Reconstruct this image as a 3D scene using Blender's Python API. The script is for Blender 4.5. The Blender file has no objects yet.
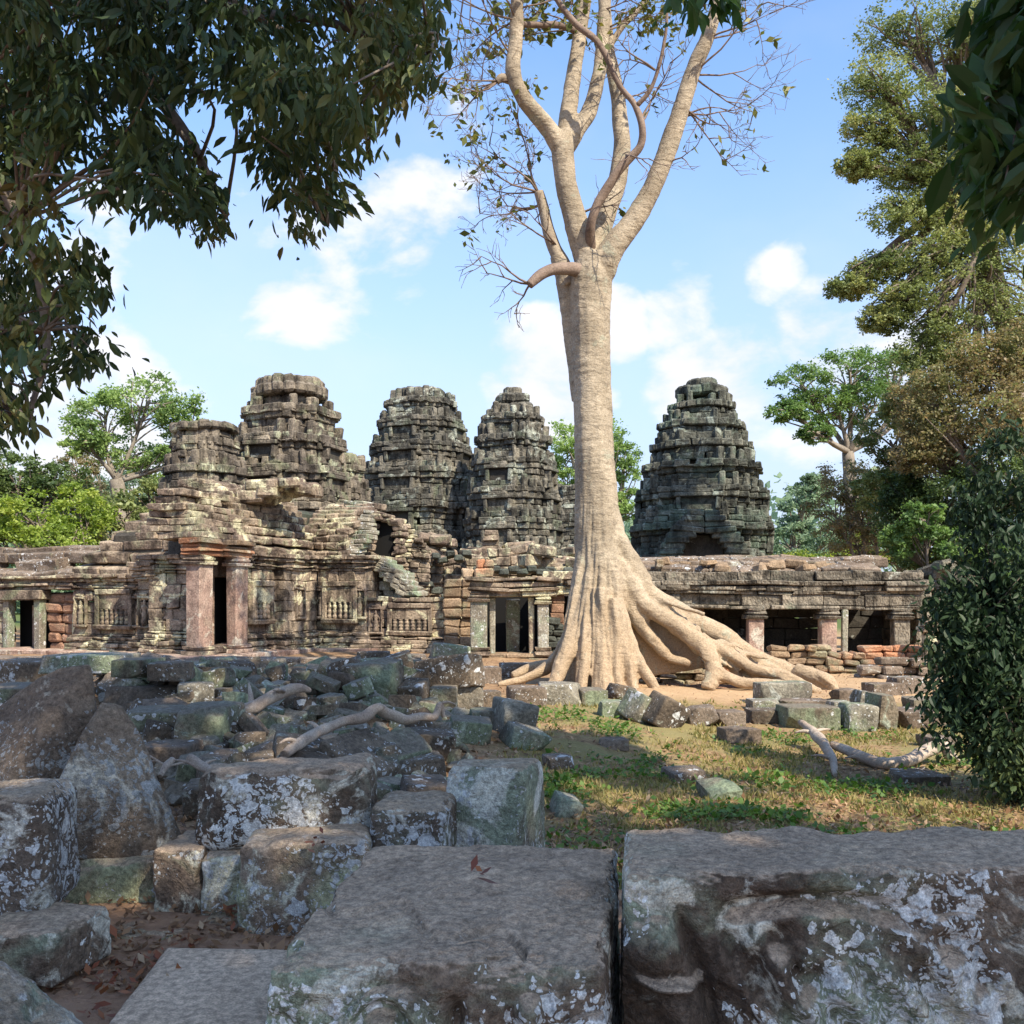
import bpy, bmesh, math, random
import numpy as np
from mathutils import Vector, Matrix, Euler

R = math.radians
F = 1000.0      # focal length of the photo in its own pixels
EYE = 1.6
HORIZON = 600.0
sc = bpy.context.scene
COL = sc.collection

# ------------------------------------------------------------------ camera, sky, sun, exposure
cam_d = bpy.data.cameras.new("camera")
cam = bpy.data.objects.new("camera", cam_d)
COL.objects.link(cam)
cam.location = (0, 0, EYE)
cam.rotation_euler = (R(90), 0, 0)
cam_d.sensor_width = 36
cam_d.lens = F / 1024 * 36
cam_d.shift_y = (HORIZON - 512) / 1024
cam_d.clip_start = 0.05
cam_d.clip_end = 5000
sc.camera = cam

SUN_EL = 46.0
SUN_DIR2 = (0.62, -0.785)          # horizontal direction towards the sun (behind the camera, to the right)
sun_az = math.atan2(SUN_DIR2[0], SUN_DIR2[1])      # clockwise from +Y
to_sun = Vector((SUN_DIR2[0] * math.cos(R(SUN_EL)), SUN_DIR2[1] * math.cos(R(SUN_EL)), math.sin(R(SUN_EL)))).normalized()
sun_d = bpy.data.lights.new("sun", 'SUN')
sun_d.energy = 4.35
sun_d.angle = R(0.5)
sun_d.color = (1.0, 0.90, 0.74)
sun = bpy.data.objects.new("sun", sun_d)
COL.objects.link(sun)
sun.rotation_euler = to_sun.to_track_quat('Z', 'Y').to_euler()
sc.view_settings.view_transform = 'Standard'
sc.view_settings.look = 'None'
sc.view_settings.exposure = 0.90
sc.view_settings.gamma = 1
sc.view_settings.use_curve_mapping = False
sc.cycles.max_bounces = 6
sc.cycles.diffuse_bounces = 3
sc.cycles.glossy_bounces = 2
sc.cycles.transmission_bounces = 3
sc.cycles.transparent_max_bounces = 4


def nd(nt, typ, **kw):
    n = nt.nodes.new(typ)
    for k, v in kw.items():
        if k == 'ins':
            for a, b in v.items():
                if hasattr(b, 'is_output') or isinstance(b, bpy.types.NodeSocket):
                    nt.links.new(b, n.inputs[a])
                else:
                    n.inputs[a].default_value = b
        else:
            setattr(n, k, v)
    return n


def mth(nt, op, a, b=None, c=None, clamp=False):
    n = nt.nodes.new('ShaderNodeMath')
    n.operation = op
    n.use_clamp = clamp
    for i, v in enumerate((a, b, c)):
        if v is None:
            continue
        if isinstance(v, bpy.types.NodeSocket):
            nt.links.new(v, n.inputs[i])
        else:
            n.inputs[i].default_value = v
    return n.outputs[0]


def smooth(nt, v, lo, hi, a=0.0, b=1.0):
    n = nt.nodes.new('ShaderNodeMapRange')
    n.interpolation_type = 'SMOOTHSTEP'
    nt.links.new(v, n.inputs[0])
    for i, x in zip((1, 2, 3, 4), (lo, hi, a, b)):
        n.inputs[i].default_value = x
    return n.outputs[0]


def mixc(nt, f, a, b, mode='MIX'):
    n = nt.nodes.new('ShaderNodeMix')
    n.data_type = 'RGBA'
    n.blend_type = mode
    n.clamp_factor = True
    for i, v in ((0, f), (6, a), (7, b)):
        if isinstance(v, bpy.types.NodeSocket):
            nt.links.new(v, n.inputs[i])
        elif i == 0:
            n.inputs[0].default_value = v
        else:
            n.inputs[i].default_value = (*v[:3], 1)
    return n.outputs[2]


def noise(nt, vec, scale, detail=4, rough=0.55, dist=0.0, lac=2.0):
    n = nt.nodes.new('ShaderNodeTexNoise')
    nt.links.new(vec, n.inputs['Vector'])
    n.inputs['Scale'].default_value = scale
    n.inputs['Detail'].default_value = detail
    n.inputs['Roughness'].default_value = rough
    n.inputs['Distortion'].default_value = dist
    n.inputs['Lacunarity'].default_value = lac
    return n.outputs['Fac']


def voro(nt, vec, scale, feat='F1', rnd=1.0, out='Distance'):
    n = nt.nodes.new('ShaderNodeTexVoronoi')
    n.feature = feat
    nt.links.new(vec, n.inputs['Vector'])
    n.inputs['Scale'].default_value = scale
    n.inputs['Randomness'].default_value = rnd
    return n.outputs[out]


world = bpy.data.worlds.new("World")
sc.world = world
world.use_nodes = True
wt = world.node_tree
wt.nodes.clear()
sky = nd(wt, 'ShaderNodeTexSky', sky_type='NISHITA', sun_disc=False, sun_elevation=R(SUN_EL), sun_rotation=sun_az,
         altitude=50.0, air_density=1.15, dust_density=0.8, ozone_density=1.6)
tc = nd(wt, 'ShaderNodeTexCoord')
dirv = tc.outputs['Generated']


def wdir(px, py):
    v = Vector(((px - 512) / F, 1, -(py - HORIZON) / F)).normalized()
    return v


clouds = [  # px, py, angular radius (px), strength : directions of the cloud banks in the sky
    (150, 235, 75, .55), (115, 265, 75, .6), (165, 300, 60, .5), (300, 285, 75, .75), (265, 200, 80, .35), (400, 215, 85, .7),
    (460, 140, 60, .5), (345, 240, 60, .55), (530, 365, 60, .85), (612, 325, 45, .85), (560, 385, 60, .9), (680, 318, 50, .7), (735, 375, 65, .85),
    (825, 335, 60, .85), (880, 355, 60, .7), (700, 385, 60, .85), (775, 275, 36, .6), (30, 420, 160, .8), (180, 380, 150, .5), (380, 340, 80, .4),
    (790, 440, 60, .5), (60, 500, 150, .5), (240, 420, 100, .3)]
acc = None
for px, py, rad, st in clouds:
    d = wdir(px, py)
    n = nd(wt, 'ShaderNodeVectorMath', operation='DOT_PRODUCT')
    wt.links.new(dirv, n.inputs[0])
    n.inputs[1].default_value = d
    a = rad / F
    v = smooth(wt, n.outputs['Value'], math.cos(a * 1.35), 1.0, 0, st)
    acc = v if acc is None else mth(wt, 'MAXIMUM', acc, v)
mp = nd(wt, 'ShaderNodeMapping', ins={'Vector': dirv})
mp.inputs['Scale'].default_value = (1, 1, 1.7)
cn = noise(wt, mp.outputs[0], 9.0, 8, 0.56, 0.2)
cn2 = noise(wt, mp.outputs[0], 2.0, 5, 0.6, 0.0)
# cumulus near the marked banks, thin veil elsewhere
body = mth(wt, 'ADD', mth(wt, 'MULTIPLY', acc, 0.55), mth(wt, 'MULTIPLY', cn, 1.15))
cl = smooth(wt, body, 0.83, 1.07)
veil = mth(wt, 'MULTIPLY', smooth(wt, cn2, 0.45, 0.75), 0.22)
sep = nd(wt, 'ShaderNodeSeparateXYZ', ins={0: dirv})
lowv = smooth(wt, sep.outputs['Z'], 0.0, 0.52, 0.88, 0.0)
fac = mth(wt, 'MAXIMUM', cl, veil, clamp=True)
skyc = mixc(wt, 1.0, sky.outputs[0], (.95, 1.09, 1.26), 'MULTIPLY')
skyc = mixc(wt, lowv, skyc, (2.75, 3.1, 4.1))
cloudc = mixc(wt, smooth(wt, cn, 0.35, 0.75), (3.75, 3.85, 4.25), (4.5, 4.45, 4.55))
skyc = mixc(wt, mth(wt, 'MULTIPLY', fac, 0.93), skyc, cloudc)
bg = nd(wt, 'ShaderNodeBackground', ins={'Color': skyc, 'Strength': 0.134})
wo = nd(wt, 'ShaderNodeOutputWorld', ins={'Surface': bg.outputs[0]})

# ------------------------------------------------------------------ numpy noise
rng = np.random.default_rng(7)


def _hash(ix, iy, iz, s):
    h = (ix * 374761393 + iy * 668265263 + iz * 2147483647 + s * 144665) & 0xFFFFFFFF
    h = ((h ^ (h >> 13)) * 1274126177) & 0xFFFFFFFF
    h = h ^ (h >> 16)
    return (h & 0xFFFF) / 65535.0


def vnoise(p, s=0):
    p = np.asarray(p, float)
    i = np.floor(p).astype(np.int64)
    f = p - i
    u = f * f * (3 - 2 * f)
    r = 0
    for dx in (0, 1):
        wx = u[:, 0] if dx else 1 - u[:, 0]
        for dy in (0, 1):
            wy = u[:, 1] if dy else 1 - u[:, 1]
            for dz in (0, 1):
                wz = u[:, 2] if dz else 1 - u[:, 2]
                r = r + wx * wy * wz * _hash(i[:, 0] + dx, i[:, 1] + dy, i[:, 2] + dz, s)
    return r * 2 - 1


def fbm(p, s=0, octv=4, g=0.5):
    p = np.asarray(p, float)
    a, r, t = 1.0, 0, 0
    for o in range(octv):
        r = r + a * vnoise(p * (2.03 ** o) + 13.7 * o, s + o)
        t += a
        a *= g
    return r / t


def sstep(a, b, x):
    t = np.clip((x - a) / (b - a), 0, 1)
    return t * t * (3 - 2 * t)


def terrain(x, y):
    x = np.asarray(x, float)
    y = np.asarray(y, float)
    z = 0.16 * sstep(20.5, 22.5, y) * sstep(1.5, -0.5, x)
    # rubble mound on the left
    m = sstep(6.5, 9.5, y) * (1 - sstep(20.0, 22.0, y)) * sstep(0.4, -1.6, x) * (1 - sstep(-7.5, -10, x))
    z = z + m * (0.02 + np.interp(y, [7, 9, 11, 13.5, 15.5, 18, 20.5], [0, .12, .28, .38, .30, .16, .08]) * (1 - .5 * sstep(-1.6, -.2, x)))
    # grass hollow and rise under the tree
    g = sstep(-0.5, 1.5, x) * sstep(5, 8, y) * (1 - sstep(12, 16.5, y))
    z = z - 0.16 * g
    z = z + .16 * np.exp(-(((x - .8) / 1.6) ** 2 + ((y - 12.5) / 2.2) ** 2))
    b = np.exp(-(((x - 1.6) / 2.4) ** 2 + ((y - 17.3) / 1.6) ** 2))
    z = z + 0.10 * b
    near = sstep(2, 5, y) * (1 - sstep(40, 60, y))
    p = np.stack([x.ravel(), y.ravel(), 0 * x.ravel()], 1)
    z = z + (near * 1.0) * (0.08 * fbm(p * 0.55, 3, 4) + 0.035 * fbm(p * 2.2, 9, 4)).reshape(x.shape)
    return z


def tz(x, y):
    return float(terrain(np.array([x]), np.array([y]))[0])


def W(px, py, Y):
    return Vector(((px - 512) / F * Y, Y, EYE - (py - HORIZON) / F * Y))


# ------------------------------------------------------------------ object helpers
def mesh_obj(name, V, Fc, mat=None, parent=None, smooth_=True, rnd=None, label=None, sharp=None):
    me = bpy.data.meshes.new(name)
    V = np.asarray(V, float)
    if isinstance(Fc, np.ndarray):
        k = Fc.shape[1]
        me.vertices.add(len(V))
        me.vertices.foreach_set('co', V.ravel())
        me.loops.add(Fc.size)
        me.loops.foreach_set('vertex_index', Fc.ravel().astype(np.int32))
        me.polygons.add(len(Fc))
        me.polygons.foreach_set('loop_start', np.arange(0, Fc.size, k, dtype=np.int32))
        me.update(calc_edges=True)
        me.validate()
    else:
        me.from_pydata(V.tolist(), [], Fc)
    me.polygons.foreach_set('use_smooth', [smooth_] * len(me.polygons))
    if sharp is not None:
        me.set_sharp_from_angle(angle=R(sharp))
    if rnd is not None:
        at = me.attributes.new('rnd', 'FLOAT', 'POINT')
        at.data.foreach_set('value', np.asarray(rnd, np.float32))
    if mat:
        me.materials.append(mat)
    o = bpy.data.objects.new(name, me)
    COL.objects.link(o)
    if parent:
        o.parent = parent
        o.matrix_parent_inverse = parent.matrix_basis.inverted()
    if label:
        o['label'] = label
    return o


def tag(o, label, cat, group=None):
    o['label'] = label
    o['category'] = cat
    if group:
        o['group'] = group
    return o


def thing(name, label, cat, loc=(0, 0, 0), group=None):
    o = bpy.data.objects.new(name, None)
    o.empty_display_size = 0.2
    COL.objects.link(o)
    o.location = loc
    return tag(o, label, cat, group)


# chamfered box template
_sg = [(a, b, c) for a in (-1, 1) for b in (-1, 1) for c in (-1, 1)]
_tv, _ins = [], []
for s in _sg:
    for ax in range(3):
        _tv.append(s)
        _ins.append([0 if k == ax else 1 for k in range(3)])
_tv = np.array(_tv, float)
_ins = np.array(_ins, float)


def _ci(s):
    return _sg.index(s)


_q, _t = [], []
for ax in range(3):
    o1, o2 = (ax + 1) % 3, (ax + 2) % 3
    for sg in (-1, 1):
        f = []
        for a, b in ((-1, -1), (1, -1), (1, 1), (-1, 1)):
            s = [0, 0, 0]
            s[ax], s[o1], s[o2] = sg, a, b
            f.append(_ci(tuple(s)) * 3 + ax)
        _q.append(f if sg > 0 else f[::-1])
    for a in (-1, 1):
        for b in (-1, 1):
            s0, s1 = [0] * 3, [0] * 3
            s0[ax], s1[ax] = -1, 1
            s0[o1] = s1[o1] = a
            s0[o2] = s1[o2] = b
            i0, i1 = _ci(tuple(s0)), _ci(tuple(s1))
            f = [i0 * 3 + o1, i1 * 3 + o1, i1 * 3 + o2, i0 * 3 + o2]
            _q.append(f if a * b > 0 else f[::-1])
for s in _sg:
    i = _ci(s) * 3
    f = [i, i + 1, i + 2]
    _q.append(f if s[0] * s[1] * s[2] > 0 else f[::-1])
_quads = np.array([f for f in _q if len(f) == 4])
_tris = [f for f in _q if len(f) == 3]


class Blocks:
    """collects many dressed stones that together make ONE part"""

    def __init__(s, seed=0):
        s.c, s.h, s.m, s.b, s.r = [], [], [], [], []
        s.rg = random.Random(seed)

    def add(s, c, h, yaw=0.0, bev=0.02, tilt=0.0, roll=0.0, rnd=None):
        M = np.array(Matrix.Rotation(yaw, 3, 'Z') @ Matrix.Rotation(tilt, 3, 'X') @ Matrix.Rotation(roll, 3, 'Y'))
        s.c.append(c)
        s.h.append(h)
        s.m.append(M)
        s.b.append(min(bev, min(h) * 0.45))
        s.r.append(s.rg.random() if rnd is None else rnd)

    def build(s, name, mat, parent=None, amp=0.025, freq=1.7, label=None, jit=0.012):
        n = len(s.c)
        if not n:
            return None
        c, h, m, b = np.array(s.c, float), np.array(s.h, float), np.array(s.m), np.array(s.b)
        P = _tv[None] * (h[:, None, :] - _ins[None] * b[:, None, None])
        rg = np.random.default_rng(n)
        cj = rg.normal(0, jit, (n, 8, 3))
        P = P + np.repeat(cj, 3, axis=1)
        P = np.einsum('nij,nvj->nvi', m, P) + c[:, None, :]
        V = P.reshape(-1, 3)
        for k in range(3):
            V[:, k] += amp * vnoise(V * freq + 5 * k, 40 + k)
        off = (np.arange(n) * 24)
        fq = (_quads[None] + off[:, None, None]).reshape(-1, 4).tolist()
        ft = (np.array(_tris)[None] + off[:, None, None]).reshape(-1, 3).tolist()
        return mesh_obj(name, V, fq + ft, mat, parent, False, np.repeat(s.r, 24), label)

    # a straight run of coursed stones; outward normal is to the right of p0->p1
    def wall(s, p0, p1, z0, courses, bl=0.5, depth=0.4, holes=(), jit=0.02, miss=0.0, top_miss=0.0, bev=0.018):
        p0, p1 = Vector(p0), Vector(p1)
        d = p1 - p0
        L = d.length
        d /= L
        nrm = Vector((d.y, -d.x))
        yaw = math.atan2(d.y, d.x)
        z = z0
        nc = len(courses)
        for ci, (hh, off) in enumerate(courses):
            iv = [(-off * 0.9 if off > 0 else 0, L + (off * 0.9 if off > 0 else 0))]
            for (a, b, za, zb) in holes:
                if z + hh * 0.5 > za and z + hh * 0.5 < zb:
                    nv = []
                    for (x0, x1) in iv:
                        if b <= x0 or a >= x1:
                            nv.append((x0, x1))
                        else:
                            if a - x0 > 0.03:
                                nv.append((x0, a))
                            if x1 - b > 0.03:
                                nv.append((b, x1))
                    iv = nv
            for (x0, x1) in iv:
                k = max(1, round((x1 - x0) / (bl * s.rg.uniform(0.8, 1.25))))
                cuts = [x0] + sorted(x0 + (x1 - x0) * (j + s.rg.uniform(-.25, .25)) / k for j in range(1, k)) + [x1]
                for a, b in zip(cuts[:-1], cuts[1:]):
                    pm = miss + (top_miss if ci >= nc - 2 else 0)
                    if s.rg.random() < pm:
                        continue
                    o = off + s.rg.gauss(0, jit)
                    c = p0 + d * ((a + b) / 2) + nrm * (o - depth / 2)
                    s.add((c.x, c.y, z + hh / 2), ((b - a) / 2 - 0.004, depth / 2, hh / 2 - 0.003), yaw + s.rg.gauss(0, .008), bev,
                          roll=s.rg.gauss(0, .006))
            z += hh
        return z


def rock_data(hx, hy, hz, n=10, seed=0, rnd_=0.15, cuts=3, amp=0.03, freq=2.0, kmin=.62):
    rg = np.random.default_rng(seed)
    N = n + 1
    ii, jj = np.meshgrid(np.arange(N), np.arange(N), indexing='ij')
    pts, fcs = [], []
    keys = {}
    V = []
    allk, quads = [], []
    for ax in range(3):
        for sg in (0, n):
            g = np.zeros((N, N, 3), int)
            g[..., ax] = sg
            g[..., (ax + 1) % 3] = ii
            g[..., (ax + 2) % 3] = jj
            base = len(allk) * N * N
            allk.append(g.reshape(-1, 3))
            idx = np.arange(N * N).reshape(N, N) + base
            q = np.stack([idx[:-1, :-1], idx[1:, :-1], idx[1:, 1:], idx[:-1, 1:]], -1).reshape(-1, 4)
            quads.append(q if sg else q[:, ::-1])
    K = np.concatenate(allk)
    uq, inv = np.unique(K, axis=0, return_inverse=True)
    inv = inv.ravel()
    Q = inv[np.concatenate(quads)]
    p = uq / n * 2 - 1
    p = 0.45 * np.sin(p * math.pi / 2) + 0.55 * p
    half = np.array([hx, hy, hz])
    P = p * half
    r = rnd_ * half.min() * 2
    core = np.clip(P, -(half - r), half - r)
    d = P - core
    L = np.linalg.norm(d, axis=1, keepdims=True)
    P = core + d / np.maximum(L, 1e-6) * np.minimum(r, L * 1.0 + 0 * r) if False else core + d / np.maximum(L, 1e-6) * r
    for k in range(cuts):
        nn = rg.normal(size=3)
        nn = np.sign(nn) * (0.35 + np.abs(nn) * 0.6)
        nn /= np.linalg.norm(nn)
        h = (np.abs(nn) * half).sum()
        kk = rg.uniform(kmin, .86)
        ex = np.maximum(0, P @ nn - kk * h)
        P = P - ex[:, None] * nn * 0.93
    nr = P / half
    nr = nr / np.linalg.norm(nr, axis=1, keepdims=True)
    sd = seed * 3.1
    q = P * freq + sd
    a = amp * (1.3 * fbm(q, seed, 5, .55) + 0.8 * (1 - 2 * np.abs(fbm(q * .7 + 9, seed + 5, 3))) - .4)
    P = P + nr * a[:, None]
    for k in range(3):
        P[:, k] += amp * .7 * fbm(q * .6 + 31 * k, seed + 11 + k, 2)
    return P, Q


def rock(name, loc, half, rot=(0, 0, 0), n=10, seed=0, mat=None, parent=None, **kw):
    P, Q = rock_data(*half, n=n, seed=seed, **kw)
    o = mesh_obj(name, P, Q, mat, parent, True, sharp=(35 if n < 20 else None))
    o.rotation_euler = rot
    o.location = loc
    return o


def hull_rock(name, hulls, mat, voxel=0.03, amp=0.03, freq=2.0, seed=1, sm=3, parent=None):
    """a boulder from one or more convex hulls welded and weathered; built at its base point"""
    bm = bmesh.new()
    for pts in hulls:
        b2 = bmesh.new()
        vs = [b2.verts.new(p) for p in pts]
        r = bmesh.ops.convex_hull(b2, input=vs)
        bmesh.ops.delete(b2, geom=[v for v in b2.verts if not v.link_faces], context='VERTS')
        bmesh.ops.recalc_face_normals(b2, faces=b2.faces)
        me2 = bpy.data.meshes.new('t')
        b2.to_mesh(me2)
        b2.free()
        bm.from_mesh(me2)
        bpy.data.meshes.remove(me2)
    V, Q = remesh(bm, voxel, sm)
    c = V.mean(0)
    nr = V - c
    nr /= np.linalg.norm(nr, axis=1, keepdims=True)
    a = amp * (1.2 * fbm(V * freq, seed, 5, .55) + .8 * (1 - 2 * np.abs(fbm(V * freq * .6, seed + 7, 3))) - .4)
    V = V + nr * a[:, None]
    base = np.array([c[0], c[1], V[:, 2].min()])
    o = mesh_obj(name, V - base, Q, mat, parent, True)
    o.location = base
    return o


def remesh(bm, voxel, sm=3):
    me = bpy.data.meshes.new('t')
    bm.to_mesh(me)
    bm.free()
    o = bpy.data.objects.new('t', me)
    COL.objects.link(o)
    m = o.modifiers.new('r', 'REMESH')
    m.mode = 'VOXEL'
    m.voxel_size = voxel
    if sm:
        s = o.modifiers.new('s', 'SMOOTH')
        s.iterations = sm
        s.factor = 0.5
    dg = bpy.context.evaluated_depsgraph_get()
    dg.update()
    ev = o.evaluated_get(dg)
    m2 = ev.to_mesh()
    V = np.empty(len(m2.vertices) * 3)
    m2.vertices.foreach_get('co', V)
    V = V.reshape(-1, 3).copy()
    Q = np.array([list(p.vertices)[:4] for p in m2.polygons if len(p.vertices) == 4])
    ev.to_mesh_clear()
    bpy.data.objects.remove(o)
    bpy.data.meshes.remove(me)
    return V, Q


def catmull(P, k=6):
    P = [np.array(p, float) for p in P]
    P = [2 * P[0] - P[1]] + P + [2 * P[-1] - P[-2]]
    out = []
    for i in range(1, len(P) - 2):
        for j in range(k):
            t = j / k
            a, b, c, d = P[i - 1:i + 3]
            out.append(.5 * ((2 * b) + (-a + c) * t + (2 * a - 5 * b + 4 * c - d) * t * t + (-a + 3 * b - 3 * c + d) * t ** 3))
    out.append(P[-2])
    return np.array(out)


def tube_data(path, sides=8, k=5, wob=0.0, seed=0, flat=1.0, smoothed=True):
    """path of (x, y, z, radius) -> closed tube"""
    C = catmull(path, k) if smoothed else np.array(path, float)
    P, rr = C[:, :3], np.maximum(C[:, 3], 1e-4)
    n = len(P)
    T = np.gradient(P, axis=0)
    T /= np.linalg.norm(T, axis=1, keepdims=True) + 1e-9
    up = np.array([0, 1, 0.]) if abs(T[0][1]) < .8 else np.array([1., 0, 0])
    V = []
    ang = np.linspace(0, 2 * math.pi, sides, endpoint=False)
    A = np.cross(up, T[0])
    for i in range(n):
        A = A - T[i] * A.dot(T[i])
        A /= np.linalg.norm(A) + 1e-9
        B = np.cross(T[i], A)
        ring = P[i] + rr[i] * (np.cos(ang)[:, None] * A * flat + np.sin(ang)[:, None] * B)
        V.append(ring)
    V = np.concatenate(V)
    if wob:
        V = V + wob * np.stack([fbm(V * 2.2 + 7 * q, seed + q, 3) for q in range(3)], 1)
    i = np.arange(n - 1)[:, None] * sides
    j = np.arange(sides)[None]
    j2 = (j + 1) % sides
    Q = np.stack([i + j, i + j2, i + sides + j2, i + sides + j], -1).reshape(-1, 4)
    V = np.concatenate([V, P[:1], P[-1:]])
    a, b = len(V) - 2, len(V) - 1
    faces = Q.tolist()
    for q in range(sides):
        faces.append([a, (q + 1) % sides, q])
        faces.append([b, (n - 1) * sides + q, (n - 1) * sides + (q + 1) % sides])
    return V, faces


class Geo:
    def __init__(s):
        s.V, s.F, s.n, s.r = [], [], 0, []

    def add(s, V, Fc, r=0.5):
        s.V.append(np.asarray(V, float))
        s.F += [[i + s.n for i in f] for f in Fc]
        s.n += len(V)
        s.r += [r] * len(V)

    def tube(s, path, sides=6, k=4, **kw):
        s.add(*tube_data(path, sides, k, **kw))

    def lathe(s, prof, c, sides=10, square=False, yaw=0.0):
        ang = np.linspace(0, 2 * math.pi, sides, endpoint=False) + (math.pi / sides if square else 0) + yaw
        V = [np.stack([c[0] + r * np.cos(ang), c[1] + r * np.sin(ang), np.full(sides, c[2] + z)], 1) for r, z in prof]
        n = len(prof)
        F_ = [[i * sides + j, i * sides + (j + 1) % sides, (i + 1) * sides + (j + 1) % sides, (i + 1) * sides + j]
              for i in range(n - 1) for j in range(sides)]
        F_.append(list(range(sides))[::-1])
        F_.append([(n - 1) * sides + j for j in range(sides)])
        s.add(np.concatenate(V), F_)

    def build(s, name, mat, parent=None, smooth_=True, label=None, sharp=None):
        return mesh_obj(name, np.concatenate(s.V), s.F, mat, parent, smooth_, s.r, label, sharp)


# leaves: arrays of positions -> one mesh
def leaf_geo(C, size, seed=0, aspect=0.45, droop=0.3, flat=0.5, near=False, szvar=.45, axis=None):
    rg = np.random.default_rng(seed)
    n = len(C)
    a = rg.normal(size=(n, 3)) * [1, 1, .6]
    if axis is not None:
        a = a * .55 + axis
    a[:, 2] -= droop
    a /= np.linalg.norm(a, axis=1, keepdims=True)
    nrm = rg.normal(size=(n, 3))
    nrm[:, 2] += flat * 2.5
    b = np.cross(nrm, a)
    b /= np.linalg.norm(b, axis=1, keepdims=True) + 1e-9
    c = np.cross(a, b)
    s = size * (1 + szvar * rg.normal(size=n)).clip(.45, 1.9)
    s = s[:, None]
    w = s * aspect * .5
    if near:
        def pt(u, v, h):
            return C + a * s * u + b * w * v + c * s * h
        V = np.stack([pt(0, 0, 0), pt(.28, .85, .05), pt(.62, .95, .03), pt(1.0, 0, -.10), pt(.62, -.95, .03), pt(.28, -.85, .05),
                      pt(.3, 0, -.02), pt(.65, 0, -.04)], 1).reshape(-1, 3)
        T = np.array([[0, 6, 1, 1], [1, 6, 7, 2], [2, 7, 3, 3], [0, 5, 6, 6], [5, 4, 7, 6], [4, 3, 7, 7]])
        o = np.arange(n)[:, None, None] * 8
        Q = (T[None] + o).reshape(-1, 4)
        Fl = [list(dict.fromkeys(q)) for q in Q.tolist()]
        rn = np.repeat(rg.random(n), 8)
        return V, Fl, rn
    V = np.stack([C, C + a * s * .5 + b * w, C + a * s, C + a * s * .5 - b * w], 1).reshape(-1, 3)
    Q = (np.arange(n)[:, None] * 4 + np.arange(4)[None])
    return V, Q, np.repeat(rg.random(n), 4)

# ------------------------------------------------------------------ materials
def new_mat(name):
    m = bpy.data.materials.new(name)
    m.use_nodes = True
    m.node_tree.nodes.clear()
    return m, m.node_tree


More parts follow.
